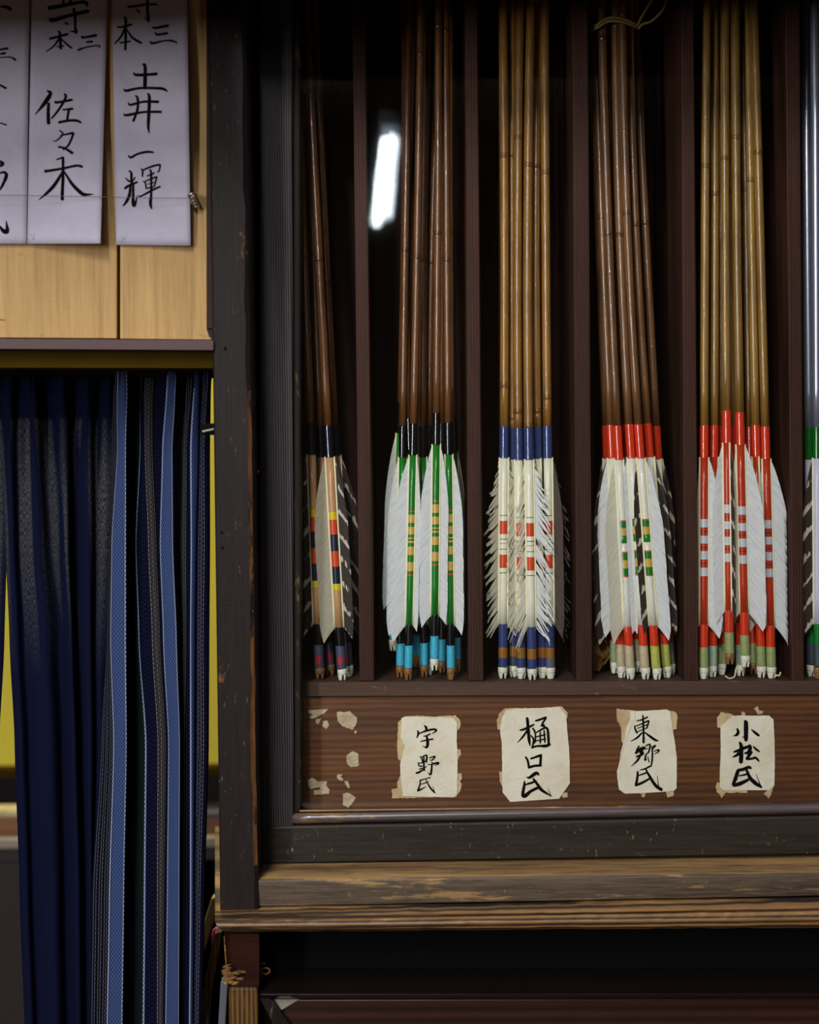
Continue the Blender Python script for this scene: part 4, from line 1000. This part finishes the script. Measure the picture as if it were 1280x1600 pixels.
def arrow(style, xb, x690, x0, row, vanes, label, group, lift=0.0, nock='w', lowcol=None, rot=None, shaft_to=0.93):
    S = STY[style]
    D = 1.1365 + 0.0135 * row
    # the foot stands on the shelf unless the arrow is jammed higher in its bundle
    P0 = px(xb, 1062, D); P0.z = shelfz(P0.x) + 0.0004 + lift * K
    # level surface of the shelf: small drop of perspective is taken from the ray
    P1 = px(x690, 690, D + 0.002); P2 = px(x0, 0, D + 0.012)
    z1 = P1.z - P0.z; z2 = P2.z - P0.z
    m1 = (P1 - P0) / z1; m1.z = 0
    dz = z2 - z1
    kx = ((P2.x - P1.x) - m1.x * dz) / dz ** 2; ky = ((P2.y - P1.y) - m1.y * dz) / dz ** 2
    def posf(z):
        if z <= z1: return Vector((P0.x + m1.x * z, P0.y + m1.y * z, P0.z + (0 if z == 0 else z)))
        d = min(z, z2) - z1
        x = P1.x + m1.x * d + kx * d * d; y = P1.y + m1.y * d + ky * d * d
        if z > z2:
            e_ = (z - z2) / (1 + 12 * (z - z2)); x += (m1.x + 2 * kx * dz) * e_; y += (m1.y + 2 * ky * dz) * e_
        return Vector((x, y, P0.z + z))
    root = empty('arrow', P0, label, 'arrow', group)
    r = S['r']; seed = RR.randint(0, 99999); rnd = random.Random(seed)
    jt = rnd.uniform(-2.5, 2.5)
    t0, t1, tcol = S['top']
    zt0, zt1 = H(t1 + jt), H(t0 + jt)
    # shaft
    nodes = [H(n + rnd.uniform(-34, 34)) for n in S['nodes']]
    zs = []; z = zt1
    base = [zt1 + (shaft_to - zt1) * i / 24 for i in range(25)]
    for nd in nodes: base += [nd - 0.004, nd - 0.0014, nd - 0.0006, nd, nd + 0.0008, nd + 0.003]
    base = sorted(b for b in base if b >= zt1)
    rad = []; cols = []
    for b in base:
        rr_ = r * (1 - 0.10 * max(0, b - 0.5))
        for nd in nodes:
            if abs(b - nd) < 1e-6: rr_ *= 1.10
            elif abs(b - (nd - 0.0006)) < 1e-6: rr_ *= 0.97
            elif abs(b - (nd + 0.0008)) < 1e-6: rr_ *= 1.06
        rad.append(rr_)
        near = any(nd - 0.003 < b < nd + 0.001 for nd in nodes)
        cols.append((0.62, 0.56, 0.5, 1) if near else (1, 1, 1, 1))
    tint = rnd.uniform(0.8, 1.12)
    cols = [(c[0] * tint, c[1] * tint, c[2] * tint, 1) for c in cols]
    mb = MB(); ringz(mb, posf, base, rad, cols, 16); mb.build('shaft', M[S['bam']], root, smooth=True)
    # upper binding: ridges of thread
    def binding(name, spans, rr_, mat, pitch=0.00055, amp=0.00010, soft=False):
        mb = MB(); zs_, rd, cl = [], [], []
        for a, b, c in spans:           # a > b heights
            n = max(2, int((a - b) / pitch))
            for i in range(n):
                zc_ = b + (a - b) * i / n
                zs_ += [zc_, zc_ + (a - b) / n * 0.5]; rd += [rr_, rr_ + amp]; cl += [c, c]
        zs_.append(spans[-1][0] if spans[-1][0] > spans[0][0] else spans[0][0]); rd.append(rr_); cl.append(spans[0][2])
        o_ = sorted(range(len(zs_)), key=lambda i: zs_[i])
        ringz(mb, posf, [zs_[i] for i in o_], [rd[i] for i in o_], [cl[i] for i in o_], 14)
        return mb.build(name, mat, root, smooth=True)
    binding('upper_binding', [(zt1 + 0.0004, zt0, tcol)], r + 0.00015, M['bind'])
    # painted section with bands
    bands = [(H(b1 + jt), H(b0 + jt), c) for b0, b1, c in S['bands']]
    zl = H(S['low'][0][0] + jt)
    cuts = sorted(set([zl, zt0] + [v for b in bands for v in b[:2] if zl < v < zt0] + [zl + (zt0 - zl) * i / 6 for i in range(1, 6)]))
    cl = []
    for a, b in zip(cuts, cuts[1:]):
        m_ = (a + b) / 2; c = S['base']
        for b0, b1, cc in bands:
            if b0 <= m_ <= b1: c = cc
        cl.append(c)
    cl.append(cl[-1])
    mb = MB(); ringz(mb, posf, cuts, [r * 0.97] * len(cuts), cl, 16); mb.build('painted_section', M['paint'], root, smooth=True)
    # lower binding
    low = []
    zb_n = H(1045)
    for i, (a, b, c) in enumerate(S['low']):
        if lowcol and i == len(S['low']) - 1: c = lowcol
        low.append((H(a + (jt if i == 0 else 0)), H(b), c))
    binding('lower_binding', low[:1], r + 0.0002, M['bind'], 0.0006, 0.00008)
    if style == 3: binding('nock_binding', low[1:], r + 0.0002, M['bind'], 0.0006, 0.00008)
    else: binding('nock_binding', low[1:], r + 0.0003, M['bind_soft'], 0.0005, 0.00009)
    if style == 1:      # red oval of thread on the nock binding
        mb = MB(); c0 = posf(0); zc_ = H(1031); prev = None
        an0 = -1.75
        for j in range(9):
            v = -1 + 2 * j / 8; half = 0.62 * math.sqrt(max(0.0, 1 - v * v)); rowv = []
            for i in range(9):
                an = an0 + half * (-1 + i / 4); q = posf(zc_ + v * 0.0042)
                rowv.append(mb.vert((q.x + (r + 0.0006) * math.cos(an), q.y + (r + 0.0006) * math.sin(an), c0.z + zc_ + v * 0.0042)))
            if prev: mb.curc = CRIM; mb.quad_strip(prev, rowv)
            prev = rowv
        mb.build('thread_oval', M['bind_soft'], root, smooth=True, label='crimson oval of thread')
    # nock: a tapering cap split by the string groove
    mb = MB(); c = posf(0); hN = zb_n; rt = r + 0.0003; an = rot if rot is not None else rnd.uniform(-0.5, 0.5)
    def nr(z): return (rt * 0.66 + rt * 0.36 * math.sin(min(1, z / hN + 0.08) * math.pi / 2))
    ca, sa = math.cos(an), math.sin(an)
    def addring(z, pts): return [mb.vert((c.x + (x * ca - y * sa), c.y + (x * sa + y * ca), c.z + z)) for x, y in pts]
    zsl = hN * 0.50; prev = None
    for z in (zsl, hN * 0.65, hN * 0.82, hN, hN + 0.0008):
        rr_ = nr(z) if z <= hN else rt * 0.9
        ring = addring(z, [(rr_ * math.cos(6.28318 * k / 16), rr_ * math.sin(6.28318 * k / 16)) for k in range(16)])
        if prev: mb.quad_strip(prev, ring, True)
        else: mb.face(ring)
        prev = ring
    mb.face(prev[::-1])
    for sg in (1, -1):
        prev = None
        for z in (0.0, hN * 0.1, hN * 0.25, hN * 0.40, zsl + 0.0002):
            rr_ = nr(z); g = rt * (0.27 if z < hN * 0.38 else 0.20)
            am = math.acos(min(1, g / rr_))
            pts = [(sg * rr_ * math.cos(am * (-1 + k / 4)), rr_ * math.sin(am * (-1 + k / 4))) for k in range(9)]
            ring = addring(z, pts)
            if prev: mb.quad_strip(prev, ring, True)
            else: mb.face(ring)
            prev = ring
        mb.face(prev[::-1])
    o = mb.build('nock', M['nock_white'] if nock == 'w' else M['nock_brown'], root)
    for p in o.data.polygons: p.use_smooth = abs(p.normal.z) < 0.7
    # feathers
    for i, (deg, wd, kind) in enumerate(vanes):
        vane(root, posf, r * 0.95, math.radians(deg), wd * K, kind, zt0 - 0.0003, zl - 0.0005, seed + i * 17)
    return root

g1 = 'arrows in the shaded leftmost compartment'
arrow(1, 500, 486, 464, 0.4, [(190, 24, 'b'), (80, 20, 'b')], 'leftmost arrow in the shaded first compartment, dark bindings and red oval', g1, nock='b')
arrow(1, 516, 501, 478, 1.8, [(170, 18, 'b'), (100, 18, 'b')], 'arrow half hidden behind the two front ones in the first compartment', g1, nock='b')
arrow(1, 535, 514, 478, 0.0, [(190, 24, 'g'), (-14, 17, 'b'), (60, 22, 'b')], 'clearest arrow of the first compartment, tan with yellow, red and navy bands', g1, rot=0.3)
arrow(1, 545, 524, 492, 1.4, [(10, 26, 'b'), (100, 18, 'b')], 'rearmost arrow of the first compartment, with the dark barred feather by the divider', g1)
g2 = 'green arrows in the second compartment'
arrow(2, 615, 625, 632, 2.2, [(186, 15, 'w'), (-20, 10, 'c')], 'leftmost green arrow, hanging higher than its neighbours, ivory nock', g2, lift=38)
arrow(2, 625.5, 629.5, 640, 1.0, [(186, 17, 'w'), (20, 14, 'w')], 'green arrow with brown nock, second from the left in the second compartment', g2, nock='b')
arrow(2, 638, 646, 658, 0.0, [(191, 25, 'w'), (-24, 9, 'w'), (84, 20, 'b')], 'front left green arrow with a broad white feather and brown nock', g2, nock='b', rot=0.25)
arrow(2, 652, 640, 650, 2.6, [(120, 18, 'b')], 'green arrow at the back between the two front left ones', g2, nock='b', lift=10)
arrow(2, 663, 661, 670, 1.2, [(70, 16, 'b'), (184, 8, 'b'), (-20, 6, 'b')], 'green arrow with barred dark feather in the middle of the second compartment, brown nock', g2, nock='b', rot=0.1)
arrow(2, 670.5, 671, 690, 1.9, [(100, 14, 'b')], 'thin green arrow with ivory nock just left of the raised front one', g2, rot=-0.5)
arrow(2, 679, 682, 685.5, -0.3, [(188, 19, 'w'), (-10, 14, 'w'), (84, 18, 'b')], 'raised front green arrow between two even white feathers, ivory nock', g2, lift=16, rot=0.05)
arrow(2, 691, 690, 694, 2.4, [(90, 18, 'd')], 'dark green arrow at the back, right of the raised front one', g2, nock='b', lift=2)
arrow(2, 705, 701, 697, 0.0, [(-14, 16, 'w'), (200, 5, 'b'), (86, 20, 'p')], 'rightmost front green arrow with one white feather beside the divider', g2, nock='b', rot=1.3)
arrow(2, 714.5, 709, 703, 2.0, [(20, 14, 'g'), (90, 16, 'g')], 'rearmost green arrow by the divider, its nock raised off the shelf', g2, nock='b', lift=6)
g3 = 'blue-bound cream arrows in the third compartment'
arrow(3, 786, 788, 786, 0.5, [(186, 22, 'rg'), (-20, 20, 'rg'), (84, 20, 'rg')], 'leftmost cream arrow, ragged feathers, left front of the blue-bound bundle', g3, rot=0.15)
arrow(3, 803, 801, 801, 1.1, [(200, 16, 'r'), (90, 16, 'rd')], 'second blue-bound arrow from the left, unpainted grey thread above its nock', g3, lowcol=lin((70, 74, 92)), rot=-0.6)
arrow(3, 815, 810.5, 813.5, 0.35, [(205, 17, 'r'), (100, 16, 'rd')], 'third blue-bound arrow from the left, ragged feather over its middle', g3, rot=0.7)
arrow(3, 832, 826.5, 830, -0.15, [(196, 20, 'r'), (-16, 27, 'rw'), (90, 16, 'rd')], 'front middle blue-bound arrow, wholly visible with two red bands', g3, rot=0.0)
arrow(3, 847.5, 840.5, 842, 0.6, [(-60, 5, 'rd'), (70, 16, 'rd')], 'blue-bound arrow with stained bare cream cane, second from the right', g3, rot=1.4)
arrow(3, 860.5, 856, 851.5, 0.3, [(10, 24, 'rd'), (-24, 17, 'd'), (84, 22, 'rd')], 'rightmost blue-bound arrow with frayed dark feathers', g3, lowcol=lin((96, 98, 116)), rot=1.5)
g4 = 'red-bound white arrows in the fourth compartment'
arrow(4, 961, 948, 921, 1.9, [(184, 16, 'b'), (-80, 6, 'w')], 'leftmost red-bound white arrow, standing behind the others', g4, lowcol=lin((150, 164, 120)), lift=2)
arrow(4, 971.5, 955, 928, 0.6, [(188, 22, 'w'), (-70, 10, 'c'), (168, 32, 'b')], 'red-bound white arrow second from the left, beige thread and a grey-white feather', g4, rot=0.5)
arrow(4, 985.5, 965.8, 940, 0.0, [(198, 25, 'c'), (-12, 10, 'w'), (90, 16, 'w')], 'red-bound white arrow third from the left with long creamy feather', g4, rot=-0.6)
arrow(4, 997, 975, 951, 2.2, [(80, 16, 'b')], 'red-bound white arrow at the back, between two beige-threaded ones', g4, lift=3)
arrow(4, 1009, 985, 962, 0.0, [(194, 22, 'w'), (-10, 4, 'w'), (84, 16, 'w')], 'middle red-bound arrow showing both green and gold bands', g4, rot=0.1)
arrow(4, 1027, 999.5, 973, -0.15, [(198, 13, 'b'), (-18, 21, 'w'), (90, 16, 'b')], 'red-bound white arrow with yellow-green thread, second from the right in front', g4, lowcol=YG, rot=0.2)
arrow(4, 1043, 1014, 984, 0.6, [(-24, 17, 'b'), (30, 20, 'b')], 'rightmost front red-bound arrow with yellow-green thread and barred feathers', g4, lowcol=YG, rot=-0.8)
arrow(4, 1048.5, 1027, 992, 1.6, [(4, 15, 'b'), (-60, 12, 'b')], 'rear right red-bound arrow with greenish thread beside the divider', g4, lowcol=lin((120, 140, 130)))
g5 = 'red arrows in the fifth compartment'
arrow(5, 1100, 1100.5, 1104, 0.1, [(186, 5, 'c'), (-18, 22, 'w')], 'leftmost red arrow against the divider, four silver bands', g5, rot=0.9)
arrow(5, 1113.5, 1116, 1116, 0.8, [(-30, 12, 'w'), (90, 16, 'w')], 'second red arrow from the left, pale green thread, half behind a white feather', g5, lowcol=lin((160, 188, 160)), rot=0.2)
arrow(5, 1128, 1127, 1124, 1.7, [(190, 14, 'w'), (0, 12, 'b')], 'red arrow at the back with ivory nock, third from the left', g5, rot=1.2)
arrow(5, 1140.5, 1136, 1133, -0.2, [(192, 19, 'w'), (-66, 11, 'b'), (30, 14, 'p')], 'raised red arrow with brown nock and barred feather facing front', g5, lift=24, nock='b', rot=0.0)
arrow(5, 1158, 1147, 1141, 1.2, [(196, 12, 'b'), (-20, 8, 'b')], 'red arrow standing on the shelf behind the raised ivory-nocked one', g5, lowcol=lin((160, 190, 170)), rot=0.0)
arrow(5, 1165, 1157, 1149, -0.3, [(188, 8, 'c'), (-12, 27, 'w'), (90, 16, 'w')], 'raised red arrow with ivory nock and four bright silver bands', g5, lift=20, rot=0.3)
arrow(5, 1178, 1172, 1160, 2.0, [(60, 14, 'w')], 'dark red arrow with brown nock hidden at the back right', g5, nock='b')
arrow(5, 1190, 1181.5, 1168, 0.5, [(190, 14, 'c'), (-70, 8, 'w')], 'second red arrow from the right, olive thread and ivory nock', g5, rot=0.0)
arrow(5, 1206, 1196.5, 1178, 0.2, [(196, 6, 'w'), (-10, 28, 'w'), (80, 16, 'w')], 'rightmost red arrow with a broad white feather', g5, rot=0.5)
g6 = 'silver tube arrows in the sixth compartment'
arrow(6, 1268.5, 1264.5, 1259.5, 0.9, [(80, 12, 'b')], 'silver tube arrow with dark barred feather at the right edge', g6)
arrow(6, 1279, 1277, 1273, 0.0, [(188, 19, 'b'), (-10, 18, 'b'), (90, 16, 'b')], 'silver tube arrow cut off by the right edge of the photo', g6, nock='b')

# twine round the fourth bundle, with a loop
tw = empty('twine', px(960, 40, 1.15), 'hemp twine tied round the leaning bundle, its loop sticking up', 'twine')
mb = MB()
for dy in (0, 5):
    P = [px(921 + dy * 0.2, 47 + dy * 0.3, 1.150), px(934, 38 + dy, 1.1395), px(952, 28 + dy, 1.1375), px(975, 30 + dy, 1.1385), px(993, 38 + dy * 0.7, 1.145), px(996, 42, 1.152), px(990, 40, 1.166), px(950, 32, 1.172), px(925, 44, 1.165), px(921 + dy * 0.2, 47 + dy * 0.3, 1.150)]
    tube(mb, [Vector(q) for q in smooth_pts([tuple(p) for p in P], 5)], 0.0011, 8)
mb.build('wrapped_cord', M['twine'], tw, smooth=True)
mb = MB()
P = [px(995, 42, 1.147), px(1003, 26, 1.140), px(1015, 6, 1.138), px(1024, -8, 1.138), px(1036, -12, 1.138), px(1041, 2, 1.138), px(1034, 18, 1.138), px(1018, 33, 1.140), px(1004, 38, 1.142), px(998, 45, 1.145)]
tube(mb, [Vector(q) for q in smooth_pts([tuple(p) for p in P], 5)], 0.001, 8); mb.build('loop', M['twine'], tw, smooth=True)
# loose threads on the shelf
for lab, P in (('loose pale thread curling between the red arrows on the shelf', [(1133, 1056), (1140, 1060), (1148, 1057), (1150, 1047), (1153, 1040)]),
               ('loose pale thread end right of the last red arrow', [(1210, 1058), (1215, 1055), (1218, 1056), (1220, 1050)])):
    mb = MB(); tube(mb, [Vector(q) for q in smooth_pts([tuple(px(x, y, 1.134)) for x, y in P], 6)], 0.0007, 6)
    o = mb.build('thread', M['string'], None, smooth=True); tag(o, lab, 'thread')
# crumpled brown paper at the left of the fourth compartment
mb = MB(); NX, NY = 14, 26; g = []
for j in range(NY + 1):
    t = j / NY; row = []
    y = 945 + t * 104; xl = 927 + 2 * math.sin(t * 7); xr = 930 + 26 * min(1, t * 1.6) * (1 if t < 0.8 else 1 - (t - 0.8) * 3.4) + 3 * math.sin(t * 12)
    for i in range(NX + 1):
        s = i / NX; x = xl + (max(xr, xl + 3) - xl) * s
        D = 1.168 + 0.012 * mnoise.noise(Vector((s * 3, t * 5, 3))) + 0.004 * mnoise.noise(Vector((s * 9, t * 14, 5)))
        row.append(mb.vert(px(x, y, D)))
    g.append(row)
for j in range(NY): mb.quad_strip(g[j], g[j + 1])
o = mb.build('crumpled_paper', M['crumple'], None)
so = o.modifiers.new('paper_thickness', 'SOLIDIFY'); so.thickness = 0.0003
tag(o, 'crumpled brown paper stuffed beside the divider behind the white arrows', 'paper')

# ================================================================== THINGS LEANING AT LOWER LEFT
def plank(name, lab, cat, P, w_, D0, D1, mat, parts=None):
    root = empty(name, px(P[-1][0], P[-1][1], D1), lab, cat)
    a = px(P[0][0], P[0][1], D0); b = px(P[1][0], P[1][1], D1)
    d = (b - a); d = d * ((a.z - 0.01) / max(1e-3, a.z - b.z)); b = a + d
    root.location = b
    mb = MB(); h = w_ / 2
    A = [mb.vert(a + Vector(q)) for q in ((-h, -0.006, 0), (h, -0.006, 0.002), (h, 0.006, 0.002), (-h, 0.006, 0))]
    B = [mb.vert(b + Vector(q)) for q in ((-h, -0.006, 0), (h, -0.006, 0), (h, 0.006, 0), (-h, 0.006, 0))]
    mb.quad_strip(A, B, True); mb.face(A); mb.face(B[::-1])
    mb.build('body', mat, root, bevel=0.001)
    return root
plank('wooden_plank', 'pale wooden plank leaning in the corner left of the chest', 'plank', [(340, 1400), (308, 1500)], 0.009, 1.26, 1.24, M['cream_wood'])
rt_ = plank('wooden_stick', 'brown wooden stick leaning in front of the pale plank, left of the chest', 'stick', [(343, 1455), (319, 1580)], 0.007, 1.20, 1.19, M['lowpost'])
mg = empty('magenta_cap', px(339, 1470, 1.21), 'bright magenta cap beside the leaning stick', 'cap')
mb = MB(); pts = [px(341, 1449, 1.215), px(340, 1453, 1.215), px(339, 1462, 1.215), px(338, 1470, 1.215), px(334, 1486, 1.215)]
tube(mb, pts, [0.002, 0.0042, 0.005, 0.004, 0.0012], 12); mb.build('cap', M['magenta'], mg, smooth=True)
mb = MB(); a_ = px(334, 1484, 1.215); tube(mb, [a_, Vector((a_.x - 0.09, a_.y, 0.01))], 0.0016, 8); mb.build('rod', M['greyp'], mg, smooth=True)
mg.location = Vector((a_.x - 0.09, a_.y, 0.01))
for c in mg.children:
    c.location = c.location + (px(339, 1470, 1.21) - mg.location)
plank('grey_post', 'narrow grey upright beside the chest leg', 'post', [(352, 1530), (348, 1600)], 0.006, 1.12, 1.12, M['greyp'])

# ================================================================== LAMP (behind the camera, mirrored in the glass)
def mirror_pt(x, y, z_up):
    """point whose mirror image in the glass plane is seen at photo pixel (x, y), at height z_up above the camera"""
    d = ROT @ Vector(((x - 640) / F, -(y - 800) / F, -1.0)); t = z_up / d.z
    q = CAM + d * t
    return Vector((q.x, 2 * D_GLASS - q.y, q.z))
lamp = empty('ceiling_lamp', mirror_pt(604, 285, 0.8) + Vector((0, 0, 0.05)), 'white twin-tube fluorescent lamp, mirrored in the cabinet glass', 'lamp')
a_, b_ = mirror_pt(606, 222, 0.8), mirror_pt(585, 352, 0.8)
mb = MB(); tube(mb, [a_, b_], 0.0135, 14); mb.build('tube', M['tube'], lamp, smooth=True)
a2, b2 = mirror_pt(617, 214, 0.8), mirror_pt(604, 342, 0.8)
mb = MB(); tube(mb, [a2, b2], 0.0125, 14); mb.build('tube', M['tube2'], lamp, smooth=True)
c_ = (a_ + b_ + a2 + b2) / 4
mb = MB(); dd = (b_ - a_).normalized(); nn = Vector((dd.y, -dd.x, 0)).normalized() if abs(dd.y) > 0 else Vector((1, 0, 0)); hl = (b_ - a_).length / 2 + 0.03
base = [c_ + dd * s1 * hl + nn * s2 * 0.022 + Vector((0, 0, 0.03)) for s1, s2 in ((-1, -1), (1, -1), (1, 1), (-1, 1))]
q = [mb.vert(p) for p in base]; q2 = [mb.vert(p + Vector((0, 0, 0.04))) for p in base]; mb.face(q); mb.face(q2[::-1]); mb.quad_strip(q, q2, True)
mb.build('housing', M['greyp'], lamp, bevel=0.004)
for s1 in (-0.6, 0.6):
    p = c_ + dd * s1 * hl; mb = MB(); tube(mb, [p + Vector((0, 0, 0.06)), Vector((p.x, p.y, 2.6))], 0.0015, 8); mb.build('hanger', M['black'], lamp)
